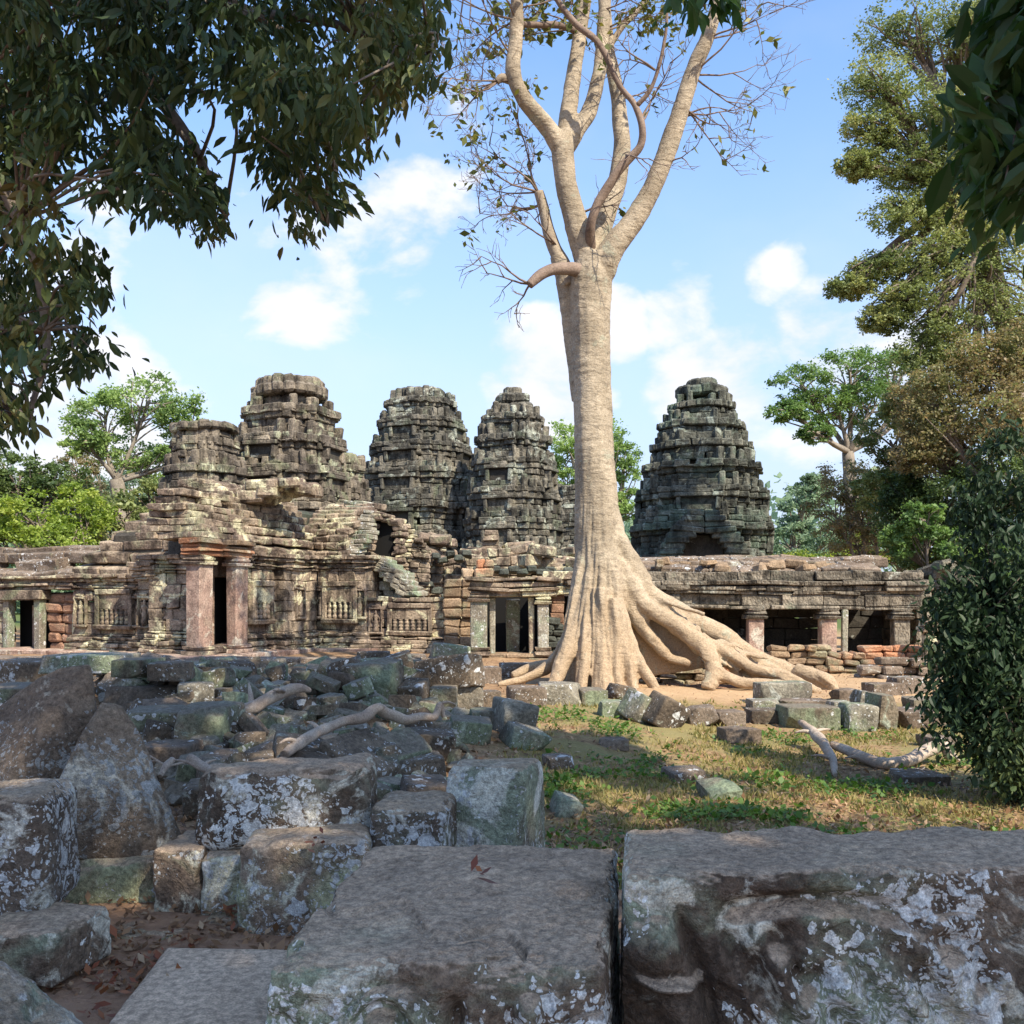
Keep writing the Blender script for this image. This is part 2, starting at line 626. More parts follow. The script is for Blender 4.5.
def mat_stone(name, c1, c2, dark=.45, dark_amt=.5, lich=(.42, .43, .38), lich_t=.62, lich_sc=1.6, green=(.10, .14, .09), green_t=.6,
              spots=0.0, spot_col=(.62, .62, .60), sc_=1.0, bump=.5, streak=0.0, red=None, red_t=.6, carve=0.0, side_only=False, rndv=.35, crack=0.0,
              fine=26.0, layers=0.0, top=None):
    m, nt = new_mat(name)
    t = nd(nt, 'ShaderNodeTexCoord')
    oi = nd(nt, 'ShaderNodeObjectInfo')
    off = nd(nt, 'ShaderNodeVectorMath', operation='SCALE')
    nt.links.new(oi.outputs['Location'], off.inputs[0])
    off.inputs['Scale'].default_value = 1.7
    ad = nd(nt, 'ShaderNodeVectorMath', operation='ADD')
    nt.links.new(t.outputs['Object'], ad.inputs[0])
    nt.links.new(off.outputs[0], ad.inputs[1])
    v = ad.outputs[0]
    at = nd(nt, 'ShaderNodeAttribute', attribute_name='rnd')
    geo = nd(nt, 'ShaderNodeNewGeometry')
    nz = nd(nt, 'ShaderNodeSeparateXYZ', ins={0: geo.outputs['Normal']}).outputs['Z']
    n1 = noise(nt, v, 0.9 * sc_, 7, .62, .3)
    n2 = noise(nt, v, 3.1 * sc_, 8, .65, .2)
    n3 = noise(nt, v, fine * sc_, 4, .6)
    col = mixc(nt, smooth(nt, n1, .36, .64), c1, c2)
    # weathering grime
    dk = smooth(nt, n2, .42, .66, 0, dark_amt)
    col = mixc(nt, dk, col, [x * dark for x in c1])
    if red is not None:
        rn = noise(nt, v, .55 * sc_, 4, .5, .4)
        col = mixc(nt, smooth(nt, rn, red_t - .05, red_t + .05), col, red)
    gn = noise(nt, v, 1.15 * sc_, 6, .6, .5)
    gfac = smooth(nt, gn, green_t - .06, green_t + .10, 0, .85)
    col = mixc(nt, gfac, col, green)
    # lichen crusts
    ln = noise(nt, v, lich_sc * sc_, 10, .68, .6)
    lf = smooth(nt, ln, lich_t - .015, lich_t + .05, 0, .85)
    if side_only:
        lf = mth(nt, 'MULTIPLY', lf, smooth(nt, nz, .45, .85, 1, .04))
    col = mixc(nt, lf, col, lich)
    hl = lf
    if spots > 0:
        dist = noise(nt, v, 5.5 * sc_, 4, .6)
        vv = nd(nt, 'ShaderNodeVectorMath', operation='ADD')
        nt.links.new(v, vv.inputs[0])
        nc = nd(nt, 'ShaderNodeTexNoise')
        nt.links.new(v, nc.inputs['Vector'])
        nc.inputs['Scale'].default_value = 9 * sc_
        nc.inputs['Detail'].default_value = 4
        sc2 = nd(nt, 'ShaderNodeVectorMath', operation='SCALE')
        nt.links.new(nc.outputs['Color'], sc2.inputs[0])
        sc2.inputs['Scale'].default_value = .16
        nt.links.new(sc2.outputs[0], vv.inputs[1])
        for vs, rr, gate in ((6.0, .40, .50), (13.0, .40, .47), (26.0, .40, .46), (52.0, .38, .48)):
            vd = voro(nt, vv.outputs[0], vs * sc_)
            vc = voro(nt, vv.outputs[0], vs * sc_, out='Color')
            pick = nd(nt, 'ShaderNodeSeparateColor', ins={0: vc}).outputs[0]
            gsm = smooth(nt, noise(nt, v, 1.3 * sc_, 5, .6, .3), gate - .05, gate + .12)
            ok = mth(nt, 'LESS_THAN', pick, mth(nt, 'MULTIPLY', gsm, spots))
            f = mth(nt, 'MULTIPLY', smooth(nt, vd, rr, rr - .05), ok)
            if side_only:
                f = mth(nt, 'MULTIPLY', f, smooth(nt, nz, .5, .85, 1, .05))
            sc_var = mixc(nt, pick, spot_col, [x * .75 for x in spot_col])
            col = mixc(nt, mth(nt, 'MULTIPLY', f, .9), col, sc_var)
            hl = mth(nt, 'MAXIMUM', hl, f)
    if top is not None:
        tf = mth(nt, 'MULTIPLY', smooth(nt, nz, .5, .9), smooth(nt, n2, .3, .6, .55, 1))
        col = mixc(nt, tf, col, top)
    if streak > 0:
        mp_ = nd(nt, 'ShaderNodeMapping', ins={'Vector': v})
        mp_.inputs['Scale'].default_value = (3.2, 3.2, .28)
        s = noise(nt, mp_.outputs[0], 1.0, 6, .6, .2)
        col = mixc(nt, smooth(nt, s, .50, .66, 0, streak), col, [x * .16 for x in c1])
    # per stone and fine variation
    k = mth(nt, 'MULTIPLY_ADD', at.outputs['Fac'], rndv, 1 - rndv * .5)
    k = mth(nt, 'MULTIPLY', k, smooth(nt, n3, .25, .75, .62, 1.38))
    k = mth(nt, 'MULTIPLY', k, smooth(nt, noise(nt, v, fine * 4 * sc_, 3, .7), .3, .7, .82, 1.18))
    kc = nd(nt, 'ShaderNodeCombineColor')
    for i in range(3):
        nt.links.new(k, kc.inputs[i])
    col = mixc(nt, 1.0, col, kc.outputs[0], 'MULTIPLY')
    # relief
    h = mth(nt, 'ADD', mth(nt, 'MULTIPLY', n2, .9), mth(nt, 'MULTIPLY', n3, .30))
    pit = voro(nt, v, 13 * sc_)
    h = mth(nt, 'ADD', h, mth(nt, 'MULTIPLY', smooth(nt, pit, 0, .45), .10))
    h = mth(nt, 'ADD', h, mth(nt, 'MULTIPLY', hl, .07))
    if crack > 0:
        wv = nd(nt, 'ShaderNodeVectorMath', operation='ADD')
        nt.links.new(v, wv.inputs[0])
        nn_ = nd(nt, 'ShaderNodeTexNoise')
        nt.links.new(v, nn_.inputs['Vector'])
        nn_.inputs['Scale'].default_value = 2.5
        nn_.inputs['Detail'].default_value = 6
        sc3 = nd(nt, 'ShaderNodeVectorMath', operation='SCALE')
        nt.links.new(nn_.outputs['Color'], sc3.inputs[0])
        sc3.inputs['Scale'].default_value = .8
        nt.links.new(sc3.outputs[0], wv.inputs[1])
        ce = voro(nt, wv.outputs[0], 1.5, 'DISTANCE_TO_EDGE')
        gate_ = smooth(nt, n1, .50, .60)
        ck = mth(nt, 'MULTIPLY', smooth(nt, ce, .022, .0), gate_)
        h = mth(nt, 'SUBTRACT', h, mth(nt, 'MULTIPLY', ck, crack))
        sp_ = voro(nt, v, 60 * sc_)
        h = mth(nt, 'ADD', h, mth(nt, 'MULTIPLY', smooth(nt, sp_, .0, .35), .16))
        h = mth(nt, 'ADD', h, mth(nt, 'MULTIPLY', smooth(nt, noise(nt, v, 7.5, 6, .7, .4), .42, .60), .55))
    if layers > 0:
        lp = nd(nt, 'ShaderNodeMapping', ins={'Vector': v})
        lp.inputs['Scale'].default_value = (1, 1, 9)
        h = mth(nt, 'ADD', h, mth(nt, 'MULTIPLY', noise(nt, lp.outputs[0], 2.0, 5, .6), layers))
    if carve > 0:
        cp = nd(nt, 'ShaderNodeMapping', ins={'Vector': v})
        cp.inputs['Scale'].default_value = (7.5, 7.5, 5.0)
        cv = voro(nt, cp.outputs[0], 1.0, 'SMOOTH_F1')
        cv2 = voro(nt, cp.outputs[0], 2.6)
        h = mth(nt, 'ADD', h, mth(nt, 'MULTIPLY', mth(nt, 'ADD', cv, mth(nt, 'MULTIPLY', cv2, .5)), carve))
    bp = nd(nt, 'ShaderNodeBump', ins={'Height': h, 'Strength': bump, 'Distance': .06 / sc_ ** .5})
    bs = nd(nt, 'ShaderNodeBsdfPrincipled', ins={'Base Color': col, 'Roughness': .92, 'Normal': bp.outputs[0]})
    bs.inputs['Specular IOR Level'].default_value = .25
    nd(nt, 'ShaderNodeOutputMaterial', ins={'Surface': bs.outputs[0]})
    return m


def mat_leaf(name, cols, trans=.35, gloss=.35):
    m, nt = new_mat(name)
    at = nd(nt, 'ShaderNodeAttribute', attribute_name='rnd')
    r = nd(nt, 'ShaderNodeValToRGB', ins={0: at.outputs['Fac']})
    e = r.color_ramp.elements
    e[0].position, e[0].color = 0, (*cols[0], 1)
    e[1].position, e[1].color = 1, (*cols[-1], 1)
    for i, c in enumerate(cols[1:-1]):
        x = e.new((i + 1) / (len(cols) - 1))
        x.color = (*c, 1)
    d = nd(nt, 'ShaderNodeBsdfPrincipled', ins={'Base Color': r.outputs[0], 'Roughness': .5})
    d.inputs['Specular IOR Level'].default_value = gloss
    hs = nd(nt, 'ShaderNodeHueSaturation', ins={'Color': r.outputs[0], 'Value': 1.5, 'Saturation': 1.15})
    t = nd(nt, 'ShaderNodeBsdfTranslucent', ins={'Color': hs.outputs[0]})
    mx = nd(nt, 'ShaderNodeMixShader', ins={0: trans, 1: d.outputs[0], 2: t.outputs[0]})
    nd(nt, 'ShaderNodeOutputMaterial', ins={'Surface': mx.outputs[0]})
    return m


def mat_bark(name, c1, c2, c3, rings=.5, sc_=1.0, zs=4.0, bump=.4, base=None):
    m, nt = new_mat(name)
    t = nd(nt, 'ShaderNodeTexCoord').outputs['Object']
    mp_ = nd(nt, 'ShaderNodeMapping', ins={'Vector': t})
    mp_.inputs['Scale'].default_value = (1, 1, zs)
    n1 = noise(nt, t, 1.2 * sc_, 6, .6, .4)
    n2 = noise(nt, mp_.outputs[0], 4.0 * sc_, 6, .6, .5)
    n3 = noise(nt, t, 30 * sc_, 3, .6)
    col = mixc(nt, smooth(nt, n1, .35, .68), c1, c2)
    col = mixc(nt, smooth(nt, n2, .52, .70, 0, .65), col, c3)
    pn = noise(nt, t, 2.6 * sc_, 7, .65, .3)
    if base is not None:
        gz = nd(nt, 'ShaderNodeSeparateXYZ', ins={0: t}).outputs['Z']
        bz = mth(nt, 'ADD', gz, mth(nt, 'MULTIPLY', pn, 1.6))
        col = mixc(nt, smooth(nt, bz, 3.6, 1.2, 0, .8), col, base)
        col = mixc(nt, smooth(nt, noise(nt, t, 5.5, 6, .7, .6), .56, .68, 0, .55), col, [x * .42 for x in base])
        gl = noise(nt, t, 1.9, 8, .7, .8)
        col = mixc(nt, smooth(nt, gl, .58, .64, 0, .45), col, (.34, .36, .27))
    k = smooth(nt, n3, .25, .75, .74, 1.26)
    kc = nd(nt, 'ShaderNodeCombineColor', ins={0: k, 1: k, 2: k})
    col = mixc(nt, 1.0, col, kc.outputs[0], 'MULTIPLY')
    h = mth(nt, 'ADD', mth(nt, 'MULTIPLY', n2, rings), mth(nt, 'MULTIPLY', n3, .15))
    bp = nd(nt, 'ShaderNodeBump', ins={'Height': h, 'Strength': bump, 'Distance': .05})
    bs = nd(nt, 'ShaderNodeBsdfPrincipled', ins={'Base Color': col, 'Roughness': .8, 'Normal': bp.outputs[0]})
    bs.inputs['Specular IOR Level'].default_value = .3
    nd(nt, 'ShaderNodeOutputMaterial', ins={'Surface': bs.outputs[0]})
    return m


M = {}
# temple stone, warm and stained
M['temple'] = mat_stone('temple_sandstone', (.18, .132, .10), (.35, .275, .195), dark=.20, dark_amt=.85, lich=(.56, .52, .34), lich_t=.55,
                        green=(.25, .25, .15), green_t=.60, streak=.6, bump=.8, carve=.30, rndv=.5, sc_=.9)
M['temple_red'] = mat_stone('temple_red_sandstone', (.33, .215, .165), (.42, .32, .25), dark=.35, dark_amt=.6, lich=(.50, .45, .36), lich_t=.55,
                            green=(.24, .20, .14), green_t=.62, streak=.3, bump=.5, carve=.2, rndv=.3)
M['laterite'] = mat_stone('laterite', (.235, .13, .085), (.31, .19, .125), dark=.35, dark_amt=.6, lich=(.34, .29, .22), lich_t=.62,
                          green=(.17, .15, .10), green_t=.6, bump=.9, rndv=.6, sc_=1.3)
M['laterite_pale'] = mat_stone('weathered_laterite', (.24, .165, .10), (.33, .24, .16), dark=.35, dark_amt=.55, lich=(.38, .34, .26), lich_t=.6,
                               green=(.20, .19, .12), green_t=.58, bump=.9, rndv=.5, sc_=1.2, red=(.36, .17, .09), red_t=.58)
M['tower'] = mat_stone('tower_sandstone', (.095, .09, .073), (.215, .192, .148), dark=.20, dark_amt=.85, lich=(.36, .38, .31), lich_t=.57,
                       green=(.15, .17, .115), green_t=.585, streak=.65, bump=.9, carve=.35, rndv=.6, sc_=.7)
M['tower_warm'] = mat_stone('tower_brown_sandstone', (.120, .100, .08), (.245, .205, .15), dark=.22, dark_amt=.8, lich=(.36, .37, .25), lich_t=.58,
                            green=(.20, .215, .125), green_t=.60, streak=.65, bump=.9, carve=.35, rndv=.6, sc_=.7)
M['tower_grey'] = mat_stone('tower_grey_sandstone', (.075, .08, .066), (.16, .158, .125), dark=.22, dark_amt=.85, lich=(.27, .30, .25), lich_t=.57,
                            green=(.10, .135, .10), green_t=.52, streak=.65, bump=.9, carve=.3, rndv=.6, sc_=.7)
M['gallery'] = mat_stone('gallery_sandstone', (.14, .122, .095), (.235, .20, .15), dark=.2, dark_amt=.8, lich=(.36, .36, .30), lich_t=.60,
                         green=(.13, .145, .10), green_t=.58, streak=.9, bump=1.0, carve=.8, rndv=.5, sc_=.9)
M['black_green'] = mat_stone('dark_mossy_stone', (.06, .065, .055), (.10, .105, .085), dark=.4, dark_amt=.6, lich=(.22, .25, .21), lich_t=.63,
                             green=(.08, .095, .07), green_t=.53, bump=.8, rndv=.4)
M['core'] = mat_stone('painted_shade_core_stone', (.05, .045, .038), (.08, .07, .055), green=(.06, .07, .05), bump=.5, rndv=.2)  # dark tone puts the shade of gaps and recesses into the colour
# rubble
M['rub_green'] = mat_stone('mossy_rubble', (.14, .112, .080), (.25, .20, .14), dark=.35, dark_amt=.6, lich=(.40, .44, .34), lich_t=.58, lich_sc=2.2,
                           green=(.21, .25, .155), green_t=.49, spots=.12, bump=.8, top=(.20, .17, .13))
M['rub_dark'] = mat_stone('dark_rubble', (.12, .092, .068), (.22, .17, .12), dark=.4, dark_amt=.6, lich=(.42, .43, .36), lich_t=.60, lich_sc=2.4,
                          green=(.10, .12, .09), green_t=.6, spots=.15, bump=.8)
M['rub_brown'] = mat_stone('brown_rubble', (.17, .125, .09), (.24, .19, .145), dark=.4, dark_amt=.6, lich=(.36, .35, .29), lich_t=.62, lich_sc=2.2,
                           green=(.15, .17, .11), green_t=.62, spots=.12, bump=.8)
M['rub_pale'] = mat_stone('pale_rubble', (.22, .19, .145), (.33, .30, .23), dark=.35, dark_amt=.6, lich=(.45, .45, .38), lich_t=.58, lich_sc=2.0,
                          green=(.22, .27, .17), green_t=.52, spots=.15, bump=.8)
# near stones
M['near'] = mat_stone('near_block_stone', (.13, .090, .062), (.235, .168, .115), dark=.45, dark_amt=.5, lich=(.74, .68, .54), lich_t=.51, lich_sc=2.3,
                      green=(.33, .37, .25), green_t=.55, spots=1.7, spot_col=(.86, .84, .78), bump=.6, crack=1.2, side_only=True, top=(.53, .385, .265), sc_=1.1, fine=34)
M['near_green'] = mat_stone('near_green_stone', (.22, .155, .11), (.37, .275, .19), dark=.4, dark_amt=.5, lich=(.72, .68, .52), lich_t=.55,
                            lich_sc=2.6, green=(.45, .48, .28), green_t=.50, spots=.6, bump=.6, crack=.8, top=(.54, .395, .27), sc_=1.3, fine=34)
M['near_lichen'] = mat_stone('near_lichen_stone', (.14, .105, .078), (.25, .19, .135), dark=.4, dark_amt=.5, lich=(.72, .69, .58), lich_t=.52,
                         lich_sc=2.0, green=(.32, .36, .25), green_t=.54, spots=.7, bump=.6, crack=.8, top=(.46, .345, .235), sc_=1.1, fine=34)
M['boulder'] = mat_stone('boulder_stone', (.19, .138, .098), (.32, .24, .165), dark=.5, dark_amt=.5, lich=(.66, .59, .46), lich_t=.58, lich_sc=1.6,
                         green=(.20, .18, .13), green_t=.68, spots=.5, spot_col=(.40, .39, .36), bump=.6, crack=.5, sc_=1.1, fine=34, layers=.5)
M['slab'] = mat_stone('path_slab_stone', (.60, .435, .30), (.68, .505, .355), dark=.7, dark_amt=.4, lich=(.30, .26, .24), lich_t=.66,
                      green=(.20, .18, .15), green_t=.7, bump=.35, fine=30)
# tree
M['spung'] = mat_bark('pale_tree_bark', (.27, .22, .155), (.42, .35, .255), (.16, .13, .095), rings=.8, sc_=1.3, zs=2.2, bump=.9, base=(.37, .265, .165))
M['spung_root'] = mat_bark('pale_root_bark', (.42, .31, .20), (.54, .42, .29), (.26, .185, .12), rings=.5, sc_=1.0, zs=1.0, bump=.4)
M['spung_limb'] = mat_bark('limb_bark', (.25, .20, .145), (.36, .30, .22), (.15, .12, .09), rings=.6, sc_=1.2, zs=2.0, bump=.4)
M['limb_shade'] = mat_bark('shade_painted_limb_bark', (.15, .105, .08), (.24, .18, .14), (.09, .065, .05), rings=.5, sc_=1.2, zs=2.0, bump=.4)  # limb bark darkened, shade put into the colour
M['bark'] = mat_bark('grey_brown_bark', (.13, .10, .075), (.22, .18, .14), (.07, .055, .045), rings=.6, zs=.4)
M['bark_pale'] = mat_bark('pale_grey_bark', (.19, .16, .125), (.28, .24, .19), (.11, .09, .07), rings=.6, zs=.4)
M['old_root'] = mat_bark('weathered_root_bark', (.33, .25, .19), (.46, .38, .30), (.20, .14, .10), rings=.6, sc_=2.5, zs=1.0, bump=.6)
M['leaf_near'] = mat_leaf('dark_glossy_leaf', [(.016, .030, .012), (.030, .052, .018), (.055, .085, .028), (.11, .135, .042), (.15, .12, .04)], .22, .28)
M['leaf_right'] = mat_leaf('deep_green_leaf', [(.018, .045, .012), (.035, .075, .018), (.06, .12, .03)], .35, .4)
M['leaf_bush'] = mat_leaf('bush_leaf', [(.010, .022, .012), (.022, .044, .020), (.04, .068, .03), (.09, .12, .045)], .2, .2)
M['leaf_bright'] = mat_leaf('bright_green_leaf', [(.13, .19, .04), (.25, .33, .06), (.38, .42, .10)], .4)
M['leaf_mid'] = mat_leaf('mid_green_leaf', [(.07, .13, .04), (.14, .23, .07), (.22, .32, .10)], .35)
M['leaf_pale'] = mat_leaf('pale_green_leaf', [(.14, .21, .07), (.24, .34, .11), (.34, .44, .15)], .35)
M['leaf_hazy'] = mat_leaf('haze_tinted_leaf', [(.15, .22, .14), (.22, .30, .18), (.28, .36, .21)], .35)  # distance haze mixed into the leaf colour
M['leaf_dark'] = mat_leaf('dark_green_leaf', [(.035, .06, .02), (.07, .11, .035), (.12, .17, .05)], .3)
M['leaf_olive'] = mat_leaf('olive_leaf', [(.09, .12, .045), (.17, .21, .075), (.28, .32, .12), (.38, .36, .15)], .35)
M['leaf_rust'] = mat_leaf('rusty_leaf', [(.12, .14, .055), (.20, .19, .085), (.30, .225, .12), (.20, .26, .09)], .35)
M['leaf_spung'] = mat_leaf('sparse_yellow_green_leaf', [(.06, .08, .02), (.12, .14, .035), (.22, .20, .05)], .3)
M['leaf_canopy'] = mat_leaf('fill_light_canopy_leaf', [(.07, .10, .03), (.12, .16, .05), (.18, .22, .07)], .55)  # brighter and more translucent, so the canopy gives warm fill light
M['grass'] = mat_leaf('grass_blade', [(.12, .13, .04), (.26, .23, .08), (.40, .31, .14)], .3, .2)
M['weed'] = mat_leaf('weed_leaf', [(.05, .11, .02), (.09, .17, .03), (.15, .23, .05)], .3, .3)
M['litter'] = mat_leaf('dry_leaf', [(.10, .055, .03), (.22, .12, .06), (.34, .20, .11), (.42, .30, .19)], .15, .2)
M['red_litter'] = mat_leaf('red_dry_leaf', [(.10, .03, .02), (.22, .07, .035), (.30, .12, .05)], .1, .3)


def mat_ground():
    m, nt = new_mat('soil_and_litter')
    g = nd(nt, 'ShaderNodeNewGeometry')
    v = g.outputs['Position']
    s = nd(nt, 'ShaderNodeSeparateXYZ', ins={0: v})
    n1 = noise(nt, v, .45, 6, .6, .4)
    n2 = noise(nt, v, 2.2, 8, .65, .3)
    n3 = noise(nt, v, 24, 5, .65)
    col = mixc(nt, smooth(nt, n2, .35, .65), (.22, .13, .07), (.36, .235, .13))
    lit = voro(nt, v, 22, out='Color')
    lp = nd(nt, 'ShaderNodeSeparateColor', ins={0: lit}).outputs[0]
    col = mixc(nt, mth(nt, 'MULTIPLY', smooth(nt, n3, .45, .6), .6), col, (.15, .085, .045))
    col = mixc(nt, mth(nt, 'MULTIPLY', mth(nt, 'GREATER_THAN', lp, .7), .6), col, (.42, .27, .15))
    # mossy turf on the open patch to the right
    gx = smooth(nt, s.outputs[0], -.6, .6)
    gy = mth(nt, 'MULTIPLY', smooth(nt, s.outputs[1], 5.5, 8), smooth(nt, s.outputs[1], 16.6, 14.5))
    gm = mth(nt, 'MULTIPLY', mth(nt, 'MULTIPLY', gx, gy), smooth(nt, mth(nt, 'ADD', mth(nt, 'MULTIPLY', n1, .6), mth(nt, 'MULTIPLY', n2, .4)), .44, .54, .15, .85))
    col = mixc(nt, gm, col, mixc(nt, n3, (.14, .14, .05), (.30, .25, .11)))
    # trodden pale sand of the path at the foot of the big tree
    pa = mth(nt, 'MULTIPLY', smooth(nt, s.outputs[1], 15.2, 16.2), smooth(nt, s.outputs[0], 1.2, 2.4))
    col = mixc(nt, mth(nt, 'MULTIPLY', pa, smooth(nt, n2, .3, .6, .9, .5)), col, (.50, .345, .20))
    # reddish earth between the near stones
    ne = smooth(nt, s.outputs[1], 6.5, 4.8)
    col = mixc(nt, mth(nt, 'MULTIPLY', ne, .75), col, mixc(nt, n3, (.28, .16, .10), (.44, .28, .19)))
    far = smooth(nt, s.outputs[1], 40, 60)
    col = mixc(nt, far, col, (.10, .13, .04))
    h = mth(nt, 'ADD', n2, mth(nt, 'MULTIPLY', n3, .5))
    bp = nd(nt, 'ShaderNodeBump', ins={'Height': h, 'Strength': .8, 'Distance': .05})
    bs = nd(nt, 'ShaderNodeBsdfPrincipled', ins={'Base Color': col, 'Roughness': .95, 'Normal': bp.outputs[0]})
    bs.inputs['Specular IOR Level'].default_value = .15
    nd(nt, 'ShaderNodeOutputMaterial', ins={'Surface': bs.outputs[0]})
    return m


M['ground'] = mat_ground()

# ------------------------------------------------------------------ ground, one sheet to the horizon
xs = np.concatenate([-np.geomspace(1800, 13, 26), np.arange(-12, 12.01, .12), np.geomspace(13, 1800, 26)])
ys = np.concatenate([[-1800, -600, -200, -80, -40, -20, -10, -5, -2], np.arange(0, 26, .12), np.geomspace(27, 2600, 34)])
X, Y = np.meshgrid(xs, ys, indexing='ij')
Z = terrain(X, Y)
idx = np.arange(X.size).reshape(X.shape)
Q = np.stack([idx[:-1, :-1], idx[1:, :-1], idx[1:, 1:], idx[:-1, 1:]], -1).reshape(-1, 4)
gr = mesh_obj('ground', np.stack([X.ravel(), Y.ravel(), Z.ravel()], 1), Q, M['ground'])
gr['kind'] = 'structure'


# ------------------------------------------------------------------ temple towers
PLAN = [(1, 0), (1, .40), (.90, .40), (.90, .62), (.77, .62), (.77, .77), (.62, .77), (.62, .90), (.40, .90), (.40, 1), (0, 1)]


def redent(w):
    pts = []
    for q in range(4):
        c, s = [(1, 0), (0, 1), (-1, 0), (0, -1)][q]
        for (x, y) in PLAN[:-1] if True else PLAN:
            pts.append(((x * c - y * s) * w, (x * s + y * c) * w))
    # drop the mid-side points
    return [p for i, p in enumerate(pts) if i % 10 != 0]


def course_ring(B, cx, cy, z, h, w, yaw, bl, depth, poly=None, miss=0.0, jit=.03, bev=.03, ru=None):
    pts = poly or redent(w)
    c, s = math.cos(yaw), math.sin(yaw)
    P = [(cx + x * c - y * s, cy + x * s + y * c) for x, y in pts]
    n = len(P)
    for i in range(n):
        a, b = Vector(P[i]), Vector(P[(i + 1) % n])
        d = b - a
        L = d.length
        if L < .05:
            continue
        d /= L
        nr = Vector((d.y, -d.x))
        yw = math.atan2(d.y, d.x)
        # skip faces turned well away from the camera
        if nr.dot(Vector((cx, cy)).normalized()) > .6:
            continue
        k = max(1, round(L / (bl * B.rg.uniform(.75, 1.3))))
        cuts = [0] + sorted(L * (j + B.rg.uniform(-.25, .25)) / k for j in range(1, k)) + [L]
        for u0, u1 in zip(cuts[:-1], cuts[1:]):
            if B.rg.random() < miss:
                continue
            o = B.rg.gauss(0, jit)
            if ru:
                o -= ru * max(0, B.rg.random() - .75)
            q = a + d * ((u0 + u1) / 2) + nr * (o - depth / 2)
            B.add((q.x, q.y, z + h / 2), ((u1 - u0) / 2 - .006, depth / 2, h / 2 - .006), yw + B.rg.gauss(0, .02), bev,
                  tilt=B.rg.gauss(0, .012), roll=B.rg.gauss(0, .015))


